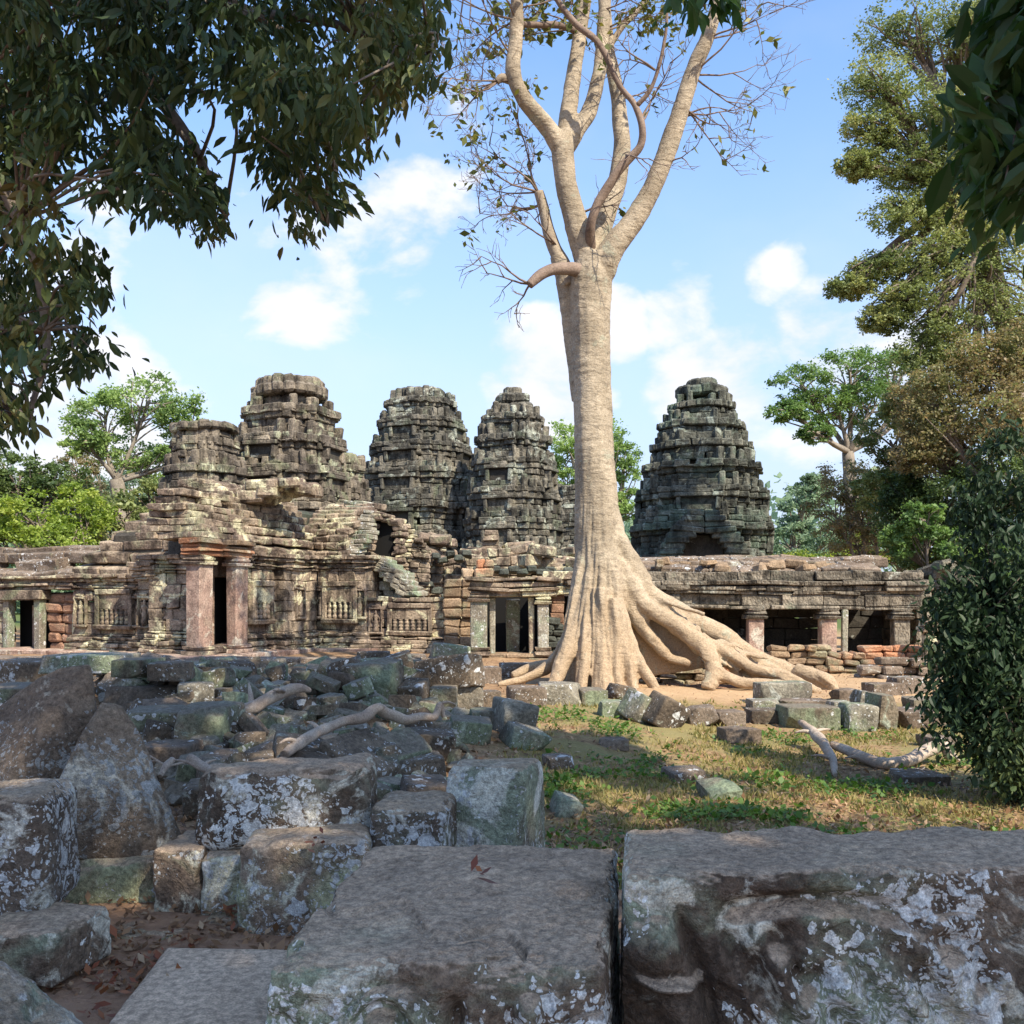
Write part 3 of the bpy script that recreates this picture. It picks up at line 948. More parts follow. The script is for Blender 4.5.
def tower(name, label, pxc, Y, rows, mat, yaw, seed, crown=None, zbase=0.0, niche=True, ruin=.02, arch=None):
    """rows: list of (py_top, py_bottom, half width px); built tier by tier as a redented cruciform tower"""
    k = Y / F
    cx, cy = (pxc - 512) * k, Y
    root = thing(name, label, 'temple tower', (cx, cy, zbase), 'towers of the temple')
    rg = random.Random(seed)
    core = Geo()
    for ti, (p0, p1, hw) in enumerate(rows):
        z1, z0 = EYE - (p0 - HORIZON) * k, EYE - (p1 - HORIZON) * k
        w = hw * k * .98
        H = z1 - z0
        B = Blocks(seed * 31 + ti)
        # courses with Khmer mouldings: base, wall, cornice
        n = max(3, round(H / .25))
        hh = H / n
        for i in range(n):
            t = (i + .5) / n
            if t < .18:
                o = .035
            elif t < .62:
                o = -.045
            elif t < .75:
                o = .0
            elif t < .9:
                o = .06
            else:
                o = .02
            course_ring(B, cx, cy, z0 + i * hh, hh, w * (1 + o) + rg.gauss(0, .015), yaw, .48, .55, miss=ruin * (2.5 if t > .8 else 1), jit=.045,
                        bev=.035, ru=.25)
            if .7 < t < .9 and H > .9:      # thin dentil course
                course_ring(B, cx, cy, z0 + i * hh - .05, .09, w * (1.07), yaw, .4, .3, miss=.1, jit=.02, bev=.015)
        # antefixes standing on the cornice
        wt_ = w * .97
        nw = (rows[ti - 1][2] * k) if ti > 0 else w * .8
        for (x, y) in redent(wt_):
            if rg.random() < (.75 if ti > 0 else .3):
                c, s = math.cos(yaw), math.sin(yaw)
                q = ((wt_ + nw) / 2 / wt_) * .97
                px_, py_ = cx + (x * c - y * s) * q, cy + (x * s + y * c) * q
                hz = rg.uniform(.16, .30) * min(1, H / 1.2 + .3)
                B.add((px_, py_, z1 + hz * .7), (rg.uniform(.10, .17), rg.uniform(.08, .13), hz), yaw + rg.choice([0, .785]), .05, rg.gauss(0, .04), rg.gauss(0, .05))
        tp = B.build('tier', mat, root, amp=.05, freq=1.1)
        # false window: frame and recess panel, mostly darkened to look shaded, on the faces
        if niche and H > 1.1:
            for q in range(4):
                a = yaw + q * math.pi / 2
                nx, ny = math.cos(a), math.sin(a)
                if nx * cx + ny * cy > 0.2 * math.hypot(cx, cy):
                    continue
                N = Blocks(seed + q + ti * 7)
                fw, fh = min(.30 * w, .75), H * .40
                zc = z0 + H * .38
                for sg in (-1, 1):
                    N.add((cx + nx * w * 1.02 - ny * fw * sg, cy + ny * w * 1.02 + nx * fw * sg, zc), (.13, .09, fh / 2), a, .03)
                N.add((cx + nx * w * 1.02, cy + ny * w * 1.02, zc + fh / 2 + .09), (.15, fw + .16, .08), a, .03)
                N.add((cx + nx * w * 1.03, cy + ny * w * 1.03, zc + fh / 2 + .24), (.13, fw * .75, .08), a, .03)
                N.add((cx + nx * w * 1.03, cy + ny * w * 1.03, zc + fh / 2 + .38), (.12, fw * .42, .07), a, .03)
                N.build('niche_frame', mat, root, amp=.03)
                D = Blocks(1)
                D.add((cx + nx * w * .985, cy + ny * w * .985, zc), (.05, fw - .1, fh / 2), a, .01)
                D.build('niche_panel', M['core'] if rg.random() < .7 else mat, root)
        core.lathe([(w * .74, 0), (w * .74, H)], (cx, cy, z0), 16)
    core.build('inner_core', M['core'], root, smooth_=False)
    if crown:
        B = Blocks(seed + 77)
        for (p0, p1, hw) in crown:
            z1, z0 = EYE - (p0 - HORIZON) * k, EYE - (p1 - HORIZON) * k
            w = hw * k
            nseg = max(8, int(2 * math.pi * w / .42))
            ph = rg.random()
            for i in range(nseg):
                a = (i + ph) / nseg * 2 * math.pi
                lump = rg.uniform(.96, 1.03)
                B.add((cx + math.cos(a) * (w - .24) * lump, cy + math.sin(a) * (w - .24) * lump, (z0 + z1) / 2 + rg.gauss(0, .02)),
                      (.25, math.pi * w / nseg * .98, (z1 - z0) / 2 * rg.uniform(.9, 1.03)), a, .09)
            B.add((cx, cy, (z0 + z1) / 2), (w * .6, w * .6, (z1 - z0) / 2 * .97), yaw, .08)
            B.add((cx, cy, (z0 + z1) / 2), (w * .6, w * .6, (z1 - z0) / 2 * .93), yaw + .785, .08)
        B.build('crown', mat, root, amp=.05, freq=1.4)
    return root, cx, cy, k


YAW = R(-20)
# left pair, brown
tower('temple_tower', 'low brown broken tower at far left with a flat ringed top', 205, 34,
      [(441, 468, 30), (468, 492, 36), (492, 528, 40), (528, 600, 43)], M['tower_warm'], YAW, 11,
      crown=[(425, 434, 32), (434, 441, 27)])
tower('temple_tower', 'big brown tower above the left porch, topped by a broad rounded stone ring', 290, 37,
      [(411, 440, 43), (440, 470, 50), (470, 500, 53), (500, 545, 56), (545, 610, 60)], M['tower_warm'], YAW, 12,
      crown=[(380, 392, 33), (388, 400, 37), (400, 411, 27)])
tower('temple_tower', 'small broken brown turret leaning against the right side of the ringed tower', 345, 39.5,
      [(466, 490, 18), (490, 525, 22), (525, 600, 26)], M['tower_warm'], YAW, 13, crown=[(453, 466, 12)], niche=False, ruin=.08)
# centre pair
tower('temple_tower', 'wide blunt-topped grey-brown tower, the left one of the central pair', 421, 46,
      [(402, 422, 33), (422, 447, 41), (447, 472, 48), (472, 500, 53), (500, 540, 57), (540, 610, 60)], M['tower'], YAW, 14,
      crown=[(390, 402, 23)], ruin=.05)
tower('temple_tower', 'slender pointed tower just left of the giant tree trunk', 513, 43,
      [(417, 438, 28), (438, 462, 35), (462, 490, 40), (490, 520, 43), (520, 550, 46), (550, 610, 50)], M['tower'], YAW, 15,
      crown=[(388, 396, 9), (395, 405, 17), (405, 417, 21)], ruin=.05)
tower('temple_tower', 'narrow sliver of grey tower seen close behind the giant trunk', 574, 55,
      [(492, 515, 17), (515, 545, 20), (545, 600, 23)], M['tower'], YAW, 16, crown=[(486, 492, 13)], niche=False)
t6, c6x, c6y, k6 = tower('temple_tower', 'dark grey-green pyramidal tower standing alone right of the giant tree', 702, 40,
      [(406, 425, 31), (425, 446, 42), (446, 466, 48), (466, 491, 56), (491, 520, 62), (520, 562, 66), (562, 640, 69)], M['tower_grey'], R(-14), 17,
      crown=[(380, 389, 15), (388, 399, 25), (399, 406, 17)])


def vault(B, x0, x1, y, z0, H, D, yaw, cx, cy, prof=None, bl=.6, miss=0.0):
    pass


# pediment with a dark arched opening on the lone right tower
B = Blocks(5)
k = k6
zb = EYE - (566 - HORIZON) * k
for i in range(10):
    t = i / 9
    ww = (44 - 30 * t ** 1.6) * k
    z = zb + t * 46 * k
    for j in range(2):
        s = -1 if j == 0 else 1
        inner = max(0, 21 * math.sqrt(max(0, 1 - (t * 46 / 27) ** 2))) * k
        xm = (inner + ww) / 2
        if ww - inner < .08:
            continue
        B.add((c6x - .55 + s * xm, c6y - 69 * k - .35 + (.05 * (i % 2)), z), ((ww - inner) / 2 - .01, .5, 23 * k / 9 + .01), R(-3), .04, B.rg.gauss(0, .02), B.rg.gauss(0, .03))
B.build('pediment', M['tower_grey'], t6, amp=.06)
B = Blocks(6)
B.add((c6x - .55, c6y - 69 * k + .1, zb + .45), (21 * k, .25, .62), R(-3), .05)
B.build('arch_recess', M['core'], t6)  # dark block paints in the shade inside the arch

# ------------------------------------------------------------------ left pavilion (porch, false-window walls, vault)
BASEC = [(.10, .20), (.09, .13), (.12, .17), (.06, .06), (.10, .10), (.06, .03)]      # base mouldings
CORN = [(.07, .04), (.06, .10), (.09, .06), (.10, .15), (.12, .22)]                   # cornice mouldings


def wallset(H, top=True, base=True, bh=.30):
    b = BASEC if base else []
    t = CORN if top else []
    hb = sum(h for h, _ in b)
    ht = sum(h for h, _ in t)
    mid = H - hb - ht
    n = max(1, round(mid / bh))
    return b + [(mid / n, 0)] * n + t


class Loc:
    """local frame of a building: s runs along the front, t away from the camera"""

    def __init__(s, ox, oy, yaw):
        s.o = Vector((ox, oy))
        s.u = Vector((math.cos(yaw), math.sin(yaw)))
        s.v = Vector((-math.sin(yaw), math.cos(yaw)))
        s.yaw = yaw

    def p(s, a, b):
        q = s.o + s.u * a + s.v * b
        return (q.x, q.y)


def false_window(L, s0, t0, z0, w, h, n, mat, parent, side='A', depth=.16):
    """frame with turned balusters, set on a wall face; side A faces the camera front, B faces the right"""
    yaw = L.yaw + (0 if side == 'A' else math.pi / 2)
    du = L.u if side == 'A' else L.v
    dn = -L.v if side == 'A' else L.u
    c0 = Vector(L.p(s0, t0))
    N = Blocks(3)

    def put(a, off, z, ha, hd, hz):
        q = c0 + du * a + dn * off
        N.add((q.x, q.y, z), (ha, hd, hz), yaw, .015, rnd=.5)
    put(-.06, .02, z0 + h / 2, .06, .08, h / 2 + .12)
    put(w + .06, .02, z0 + h / 2, .06, .08, h / 2 + .12)
    put(w / 2, .04, z0 + h + .07, w / 2 + .1, .10, .07)
    put(w / 2, .05, z0 - .06, w / 2 + .14, .12, .06)
    f = N.build('window_frame', mat, parent, amp=.01)
    Bk = Blocks(4)
    q = c0 + du * (w / 2) + dn * -.01
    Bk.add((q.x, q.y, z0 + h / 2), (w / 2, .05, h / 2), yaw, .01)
    Bk.build('window_recess', M['core'], f, amp=.01)  # dark backing paints in the shade behind the balusters
    q = c0 + du * (w / 2) + dn * .035
    Bb = Blocks(8)
    Bb.add((q.x, q.y, z0 + h * .76), (w / 2, .05, h * .24), yaw, .01)
    Bb.build('window_blind', mat, f, amp=.01)
    for i in range(n):
        g = Geo()
        q = c0 + du * ((i + .5) * w / n) + dn * .03
        r = w / n * .40
        prof = []
        hz = h * .52
        for j in range(15):
            tt = j / 14
            prof.append((r * (.62 + .38 * abs(math.sin(tt * math.pi * 3.5)) ** .6), tt * hz))
        g.lathe(prof, (q.x, q.y, z0), 8)
        g.build('baluster', mat, f)
    return f


def devata(c, h, yaw, mat, parent):
    """a small standing relief figure in a niche on the wall"""
    g = Geo()
    x, y, z = c
    g.lathe([(h * .10, 0), (h * .12, h * .1), (h * .10, h * .3), (h * .115, h * .46), (h * .075, h * .55), (h * .11, h * .68), (h * .115, h * .74),
             (h * .04, h * .78), (h * .055, h * .82), (h * .06, h * .87), (h * .045, h * .92), (h * .02, h)], c, 8)
    for s in (-1, 1):
        dx, dy = math.cos(yaw) * s, math.sin(yaw) * s
        g.tube([(x + dx * h * .10, y + dy * h * .10, z + h * .72, h * .032), (x + dx * h * .17, y + dy * h * .17, z + h * .56, h * .028),
                (x + dx * h * .14, y + dy * h * .14, z + h * .42, h * .022)], 5, 3)
    N = Blocks(2)
    o = g.build('relief_figure', mat, parent)
    for s in (-1, 1):
        N.add((x + math.cos(yaw) * s * h * .27, y + math.sin(yaw) * s * h * .27, z + h * .5), (h * .035, .05, h * .5), yaw, .01, rnd=.5)
    N.add((x, y, z + h * 1.06), (h * .30, .06, h * .06), yaw, .02, rnd=.5)
    N.add((x, y, z + h * 1.16), (h * .17, .06, h * .06), yaw, .02, rnd=.5)
    N.add((x, y, z - h * .05), (h * .30, .07, h * .05), yaw, .02, rnd=.5)
    N.build('niche_frame', mat, o, amp=.008)
    return o


def pillar(name, c, w, d, z0, z1, yaw, mat, parent, capmat=None, cap=True, seed=0):
    B = Blocks(seed)
    H = z1 - z0
    B.add((c[0], c[1], (z0 + z1) / 2), (w / 2, d / 2, H / 2), yaw, .02, rnd=.5)
    o = B.build(name, mat, parent, amp=.012)
    if cap:
        C = Blocks(seed + 1)
        z = z1
        for hh, e in ((.05, .02), (.05, .05), (.04, .03), (.08, .08)):
            z -= hh
            C.add((c[0], c[1], z + hh / 2), (w / 2 + e, d / 2 + e, hh / 2), yaw, .01, rnd=.5)
        C.build('capital', capmat or mat, o, amp=.008)
        Bs = Blocks(seed + 2)
        z = z0
        for hh, e in ((.09, .08), (.05, .04), (.06, .06)):
            Bs.add((c[0], c[1], z + hh / 2), (w / 2 + e, d / 2 + e, hh / 2), yaw, .01, rnd=.5)
            z += hh
        Bs.build('pillar_base', capmat or mat, o, amp=.008)
    return o


def roof_strip(B, L, s0, s1, t_eave, z_eave, t_ridge, z_ridge, n, side='A', th=.28, bl=.7, miss=.0, curve=1.6, cut=None):
    """corbelled half vault: courses stepping back and up. side A: courses run along s; side B: along t (t_eave/t_ridge are then s values)"""
    for i in range(n):
        f = i / (n - 1)
        tt = t_eave + (t_ridge - t_eave) * (f ** curve if curve > 0 else f)
        z = z_eave + (z_ridge - z_eave) * math.sin(f * math.pi / 2) ** .9
        a0, a1 = s0, s1
        if cut:
            a0, a1 = cut(f, s0, s1)
        if a1 - a0 < .2:
            continue
        k = max(1, round((a1 - a0) / (bl * B.rg.uniform(.8, 1.2))))
        cuts = [a0] + sorted(a0 + (a1 - a0) * (j + B.rg.uniform(-.25, .25)) / k for j in range(1, k)) + [a1]
        for x0, x1 in zip(cuts[:-1], cuts[1:]):
            if B.rg.random() < miss:
                continue
            m = (x0 + x1) / 2
            sgn = 1 if t_ridge > t_eave else -1
            off = tt + sgn * .35 + B.rg.gauss(0, .02)
            q = L.p(m, off) if side == 'A' else L.p(off, m)
            B.add((q[0], q[1], z), ((x1 - x0) / 2 - .006, .36, th / 2), L.yaw + (0 if side == 'A' else math.pi / 2) + B.rg.gauss(0, .01), .03,
                  tilt=(-1 if side == 'A' else 1) * sgn * -.25 * (1 - f) + B.rg.gauss(0, .02))


G0 = .18        # level of the temple court
P = Loc(-7.33, 23.5, YAW)
pav = thing('temple_pavilion', 'ruined brown sandstone pavilion at left with a pink pillared porch and a collapsed vault', 'temple', (*P.p(-1.5, 3), G0))
ms = M['temple']


def seg(B, a, b, *args, **kw):
    B.wall(P.p(*a), P.p(*b), *args, **kw)


# platform under it
B = Blocks(20)
for zc, o in ((-.02, .25), (.13, .12)):
    seg(B, (-8.6, 1.0 - o), (-2.3, 1.0 - o), zc, [(.15, 0)], bl=.8, depth=.9)
    seg(B, (-2.3, -.45 - o), (.35 + o, -.45 - o), zc, [(.15, 0)], bl=.8, depth=.9)
    seg(B, (.35 + o, -.45 - o), (.35 + o, 4.3), zc, [(.15, 0)], bl=.8, depth=.9)
    seg(B, (.4, 4.4 - o), (2.2, 4.4 - o), zc, [(.15, 0)], bl=.8, depth=.9)
for i in range(4):
    q = P.p(-1.2 + .0 * i, -.1 + i * 1.2)
    B.add((q[0], q[1], .20), (1.5, .62, .10), YAW, .03)
B.build('plinth', M['temple_red'], pav)
# porch
z0p = .30
pillar('pillar', P.p(-.21, .25), .40, .50, z0p, 2.66, YAW, M['temple_red'], pav, M['temple'], seed=1)
pillar('pillar', P.p(-.03, 1.50), .30, .50, z0p, 2.66, YAW, M['temple_red'], pav, M['temple_red'], seed=4)
B = Blocks(22)
seg(B, (-2.0, .60), (-.62, .60), z0p, wallset(2.4), bl=.45)
seg(B, (-.5, 1.85), (-.5, .55), z0p, [(.2, 0)], bl=.4)
B.build('porch_wall', ms, pav)
B = Blocks(23)   # door jambs and the dark opening
for t in (1.30, 2.42):
    q = P.p(-.72, t)
    B.add((q[0], q[1], 1.35), (.10, .10, 1.05), YAW, .02, rnd=.6)
q = P.p(-.72, 1.85)
B.add((q[0], q[1], 2.32), (.12, .65, .14), YAW, .02, rnd=.6)
B.add((q[0], q[1], 2.62), (.16, .70, .16), YAW, .02, rnd=.3)
B.build('door_frame', M['temple_red'], pav)
B = Blocks(24)
q = P.p(-.85, 1.9)
mblack = bpy.data.materials.new('painted_interior_shade')
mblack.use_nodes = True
mblack.node_tree.nodes['Principled BSDF'].inputs['Base Color'].default_value = (.004, .0037, .0033, 1)  # near-black colour stands in for unlit interiors
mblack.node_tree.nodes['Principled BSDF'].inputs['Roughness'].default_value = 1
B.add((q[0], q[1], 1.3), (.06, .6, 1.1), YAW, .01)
B.build('doorway_painted_shade', mblack, pav)  # black panel in place of the shade behind the porch door
# porch entablature
B = Blocks(25)
z = 2.66
for hh, o in ((.10, 0), (.08, .06), (.10, .02), (.12, .12)):
    for (a, b) in (((-.52, -.05 - o), (.02 + o, -.05 - o)), ((.02 + o, -.05 - o), (.14 + o, 1.9))):
        seg(B, a, b, z, [(hh, 0)], bl=.8, depth=.5, bev=.012)
    z += hh
B.build('lintel', M['laterite_pale'], pav)
B = Blocks(26)   # broken pediment above
for i in range(7):
    f = i / 6
    seg(B, (-1.9 + f * .6, .05), (.1 - f * .9, .05), 3.06 + i * .17, [(.17, .04 * math.sin(i * 2))], bl=.7, depth=.6, jit=.05)
    seg(B, (.05 - f * .5, .1), (.05 - f * .5, 2.3 - f * .5), 3.06 + i * .17, [(.17, 0)], bl=.6, depth=.6, jit=.05, miss=.05)
B.build('pediment', ms, pav, amp=.05)
# right-hand wall, lit
B = Blocks(27)
H = 2.62
seg(B, (-.10, 1.85), (-.10, 3.3), .22, wallset(H), bl=.42, depth=.4)
seg(B, (.18, 3.3), (.18, 4.95), .22, wallset(H), bl=.42, depth=.5)
seg(B, (-.15, 3.3), (.18, 3.3), .22, wallset(H), bl=.42, depth=.3)
B.build('wall', ms, pav)
B = Blocks(28)
seg(B, (.18, 4.95), (1.72, 4.95), .22, wallset(H), bl=.42, depth=.4)
seg(B, (1.72, 4.95), (1.72, 6.6), .22, wallset(H), bl=.42, depth=.4, top_miss=.3)
B.build('wall', ms, pav)
false_window(P, -.02, 2.15, 1.1, .7, .85, 4, ms, pav, 'B')
false_window(P, .52, 4.92, 1.08, .85, .9, 5, ms, pav, 'A')
devata((*P.p(.22, 4.0), 1.15), .72, YAW + R(90), ms, pav)
devata((*P.p(.33, 4.90), 1.15), .70, YAW, ms, pav)
devata((*P.p(1.55, 4.90), 1.15), .70, YAW, ms, pav)
# left wing walls (A faces)
B = Blocks(29)
seg(B, (-2.75, 1.1), (-2.0, 1.1), .2, wallset(2.35), bl=.42)
seg(B, (-2.0, 1.1), (-2.0, .6), .2, wallset(2.35), bl=.42)
seg(B, (-5.35, 1.6), (-2.75, 1.6), .15, wallset(2.15), bl=.42)
B.build('wall', ms, pav)
false_window(P, -4.35, 1.57, .95, .95, .80, 6, ms, pav, 'A')
for s_ in (-5.0, -3.1, -2.5):
    devata((*P.p(s_, 1.55 if s_ < -2.8 else 1.06), .95), .68, YAW, ms, pav)
# laterite infill and left door
B = Blocks(30)
seg(B, (-6.35, 1.75), (-5.35, 1.75), .15, [(.27, 0)] * 6, bl=.5, jit=.04, bev=.05)
B.build('infill_wall', M['laterite'], pav, amp=.05, freq=2.5)
pillar('door_post', P.p(-7.55, 1.6), .20, .25, .15, 1.60, YAW, M['rub_pale'], pav, cap=False, seed=9)
pillar('door_post', P.p(-6.45, 1.6), .22, .25, .15, 1.62, YAW, M['rub_pale'], pav, cap=False, seed=10)
pillar('door_post', P.p(-7.05, 2.1), .22, .18, .15, 1.45, YAW, M['temple_red'], pav, cap=False, seed=11)
B = Blocks(31)
q = P.p(-7.0, 1.6)
BI = Blocks(1)
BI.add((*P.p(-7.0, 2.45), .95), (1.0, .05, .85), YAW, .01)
BI.build('doorway_painted_shade', mblack, pav)  # black sheet painting the darkness inside the left door
B.add((*q, 1.73), (.75, .22, .14), YAW, .03)
B.add((*P.p(-6.9, 2.5), .9), (.9, .05, .9), YAW, .01)
B.build('door_lintel', ms, pav)
B = Blocks(32)
seg(B, (-9.8, 1.6), (-7.7, 1.6), .15, [(.28, 0)] * 6, bl=.5, depth=.4)
seg(B, (-9.8, 1.5), (-5.3, 1.5), 1.86, [(.1, .0), (.09, .08), (.12, .0), (.10, .14)], bl=.6, depth=.5, jit=.04)
B.build('entablature', ms, pav, amp=.05)
B = Blocks(33)
roof_strip(B, P, -9.8, -5.2, 1.5, 2.3, 2.9, 3.0, 5, bl=.8, miss=.12, curve=1.2)
B.build('roof', M['rub_brown'], pav, amp=.06)
# roof climbing over the wing: stepped slabs
B = Blocks(34)
roof_strip(B, P, -5.4, -.9, 1.5, 2.42, 3.3, 4.35, 11, bl=.9, miss=.03, curve=1.15, th=.26,
           cut=lambda f, a, b: (a + f * 3.4 + random.Random(int(f * 100)).uniform(-.15, .15), b))
B.build('roof', M['temple'], pav, amp=.06)
B = Blocks(35)   # vault above the right-hand walls
roof_strip(B, P, 1.9, 5.1, .15, 2.95, -1.5, 4.65, 13, side='B', bl=.5, curve=1.3, th=.19)
B.build('vault', ms, pav, amp=.03)
B = Blocks(36)
roof_strip(B, P, -.3, 1.75, 4.85, 2.95, 6.5, 4.35, 12, side='A', bl=.45, curve=1.5, th=.18,
           cut=lambda f, a, b: (a, b - .55 - .15 * abs(math.sin(f * 9)) + .3 * max(0, f - .7)))
B.build('vault', ms, pav, amp=.05)
B = Blocks(37)   # cavity where the vault fell in, and the body behind
for (a, b, hx, hy, zc, hz) in ((-2.2, 5.6, 1.6, 1.2, 2.3, 1.9), (-2.6, 3.2, 1.6, 1.4, 1.8, 1.6), (.3, 7.9, .6, .5, 1.9, 1.3), (-4.0, 3.8, 1.2, .8, 1.4, .9), (-1.6, 2.3, .6, .8, 1.9, 1.3)):
    B.add((*P.p(a, b), zc), (hx, hy, hz), YAW, .1)
B.build('inner_core', M['core'], pav)
B = Blocks(381)
B.add((*P.p(1.35, 6.6), 3.15), (.42, .1, .78), YAW, .05)
B.build('cavity_shade', mblack, pav)  # near-black slab painting in the shade under the fallen vault
B = Blocks(383)
rg = random.Random(9)
for i in range(26):
    a_ = i / 26 * 2 * math.pi
    q = W(384 + math.cos(a_) * (15 + rg.uniform(-2, 3)), 541 + math.sin(a_) * (27 + rg.uniform(-4, 3)), 29.0)
    B.add((q.x, q.y, q.z), (rg.uniform(.10, .24), .18, rg.uniform(.06, .10)), YAW + rg.gauss(0, .15), .03, rg.gauss(0, .1), rg.gauss(0, .15))
B.build('broken_edge', ms, pav, amp=.05)
B = Blocks(382)   # masonry closing round the cavity
rg = random.Random(44)
for i in range(16):
    zz = 1.7 + i * .145
    ed = 393 + 9 * math.sin(i * .55) + rg.uniform(-3, 3)
    if i < 5:
        ed = 376 + i * 3
    if i > 13:
        ed = 366
    xa, xb = (ed - 512) / F * 29.6, (430 - 512 - (i > 9) * (i - 9) * 4) / F * 29.6
    if xb - xa > .25:
        B.wall((xa, 29.6), (xb, 29.75), zz, [(.145, 0)], bl=.36, depth=.5, jit=.06, bev=.03)
B.build('broken_wall', ms, pav, amp=.05)
B = Blocks(38)   # broken stones at the mouth of the cavity
for i in range(13):
    zz = 2.85 + i * .13
    for j in range(2):
        B.add((*P.p(1.12 + .22 * math.sin(i * .32 + .2) + .05 * math.sin(i * 5.1) - .34 * j, 5.2 + .10 * i), zz), (.17, .3, .062), YAW + R(5 * math.sin(i)), .02, .03 * math.sin(i * 3), .03)
for i in range(7):
    for j in range(3):
        B.add((*P.p(1.55 + i * .17 + j * .22, 5.7), 2.72 - i * .15 - .01 * j), (.15, .35, .07), YAW + .05 * math.sin(i + j), .025, 0, .22)
for i in range(6):
    for j in range(4 - i // 2):
        B.add((*P.p(1.95 + j * .36 + .1 * (i % 2), 5.9), 1.0 + i * .25), (.175, .3, .12), YAW, .02)
B.build('broken_edge', M['rub_pale'], pav, amp=.06)
B = Blocks(39)   # tumbled cornice stones on top
rg = random.Random(4)
for i in range(34):
    s_ = rg.uniform(-4.2, .6)
    t_ = rg.uniform(2.4, 4.2)
    z = 3.3 + (s_ + 4.2) * .27 + rg.uniform(-.1, .15)
    B.add((*P.p(s_, t_), z), (rg.uniform(.2, .5), rg.uniform(.2, .3), rg.uniform(.1, .18)), YAW + rg.gauss(0, .3), .06, rg.gauss(0, .1), rg.gauss(0, .1))
B.build('loose_cornice', ms, pav, amp=.06)

# ------------------------------------------------------------------ centre: low false-window wall, upper walls, doorway
C1 = Loc(-4.15, 27.6, R(-4))
low = thing('enclosure_wall', 'low carved sandstone wall with a row of balusters, right of the pavilion', 'wall', (*C1.p(1.2, 0), G0))
B = Blocks(50)
B.wall(C1.p(0, 0), C1.p(2.35, 0), .06, [(.10, .42), (.12, .36), (.10, .28), (.12, .22), (.09, .14)] + [(.24, 0)] * 4 + [(.12, .05)], bl=.5, depth=.6)
B.build('wall', ms, low)
false_window(C1, .85, -.02, .75, 1.0, .62, 6, ms, low, 'A')
devata((*C1.p(.40, -.03), .72), .62, R(-4), ms, low)
C2 = Loc(-1.85, 27.2, R(2))
lat = thing('broken_wall', 'stepped laterite and sandstone block wall left of the small doorway', 'wall', (*C2.p(.6, 0), G0))
B = Blocks(51)
hs = [2.0, 2.35, 2.5]
for j, (a, b) in enumerate(((0, .45), (.45, .85), (.85, 1.35))):
    z = .1
    while z < hs[j]:
        B.wall(C2.p(a, 0), C2.p(b, 0), z, [(.26, 0)], bl=.38, depth=.5, jit=.05, bev=.04)
        z += .26
B.build('wall', M['laterite_pale'], lat, amp=.05, freq=2.2)

D0 = Loc(-1.12, 25.6, R(-2))
dr = thing('temple_doorway', 'small pillared temple doorway left of the giant tree with a pale stone post inside', 'doorway', (*D0.p(1.0, 0), G0))
B = Blocks(52)
B.wall(D0.p(-.15, -.2), D0.p(2.2, -.2), -.02, [(.14, .1), (.12, .0)], bl=.6, depth=.8)
B.build('threshold', M['laterite_pale'], dr)
pillar('pillar', D0.p(.28, 0), .42, .40, .2, 1.78, R(-2), M['rub_pale'], dr, M['temple'], seed=20)
pillar('door_jamb', D0.p(.62, .2), .14, .30, .2, 1.66, R(-2), M['rub_pale'], dr, cap=False, seed=21)
pillar('pillar', D0.p(1.92, 0), .28, .36, .2, 1.72, R(-2), M['rub_pale'], dr, M['temple'], seed=22)
pillar('door_jamb', D0.p(1.62, .15), .14, .30, .2, 1.66, R(-2), M['temple'], dr, cap=False, seed=23)
pillar('inner_post', D0.p(1.12, .9), .36, .16, .2, 1.62, R(-2), M['rub_green'], dr, cap=False, seed=24)
B = Blocks(53)
for (z, h, o) in ((1.68, .16, .0), (1.84, .08, .08), (1.92, .14, .02), (2.06, .10, .14)):
    B.wall(D0.p(.05, -.2), D0.p(2.25, -.2), z, [(h, o)], bl=.9, depth=.8, jit=.03)
B.build('lintel', ms, dr, amp=.04)
B = Blocks(54)
B.add((*D0.p(1.1, 1.5), 1.0), (.9, .06, .95), R(-2), .01)
B.build('doorway_painted_shade', mblack, dr)  # black panel stands for the shade beyond the small doorway

C3 = Loc(1.0, 25.9, R(-3))
rw = thing('broken_wall', 'reddish laterite gallery wall with a square window, close behind the giant trunk', 'wall', (*C3.p(1.5, 0), G0))
B = Blocks(55)
B.wall(C3.p(0, .3), C3.p(4.0, .3), .0, [(.25, 0)] * 7, bl=.45, depth=.5, holes=[(.35, .7, 1.0, 1.7), (1.35, 2.0, .5, 1.5)], jit=.03)
B.build('wall', M['laterite'], rw, amp=.03)
B = Blocks(56)
B.wall(C3.p(-.1, .2), C3.p(4.0, .2), 1.75, [(.12, .06), (.1, .0), (.14, .16), (.2, .1)], bl=.7, depth=.6, jit=.05, top_miss=.2)
B.build('cornice', ms, rw, amp=.05)
B = Blocks(57)
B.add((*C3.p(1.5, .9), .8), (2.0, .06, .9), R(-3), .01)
B.build('window_painted_shade', mblack, rw)  # black sheet stands for the shade behind the wall openings
B = Blocks(58)
for i in range(7):
    B.wall(C3.p(-.2, -.1 - .0 * i), C3.p(.75 - .08 * i, -.1), .02 + i * .16, [(.16, 0)], bl=.35, depth=.5, jit=.05, bev=.05)
B.build('buttress', M['black_green'], rw, amp=.04)

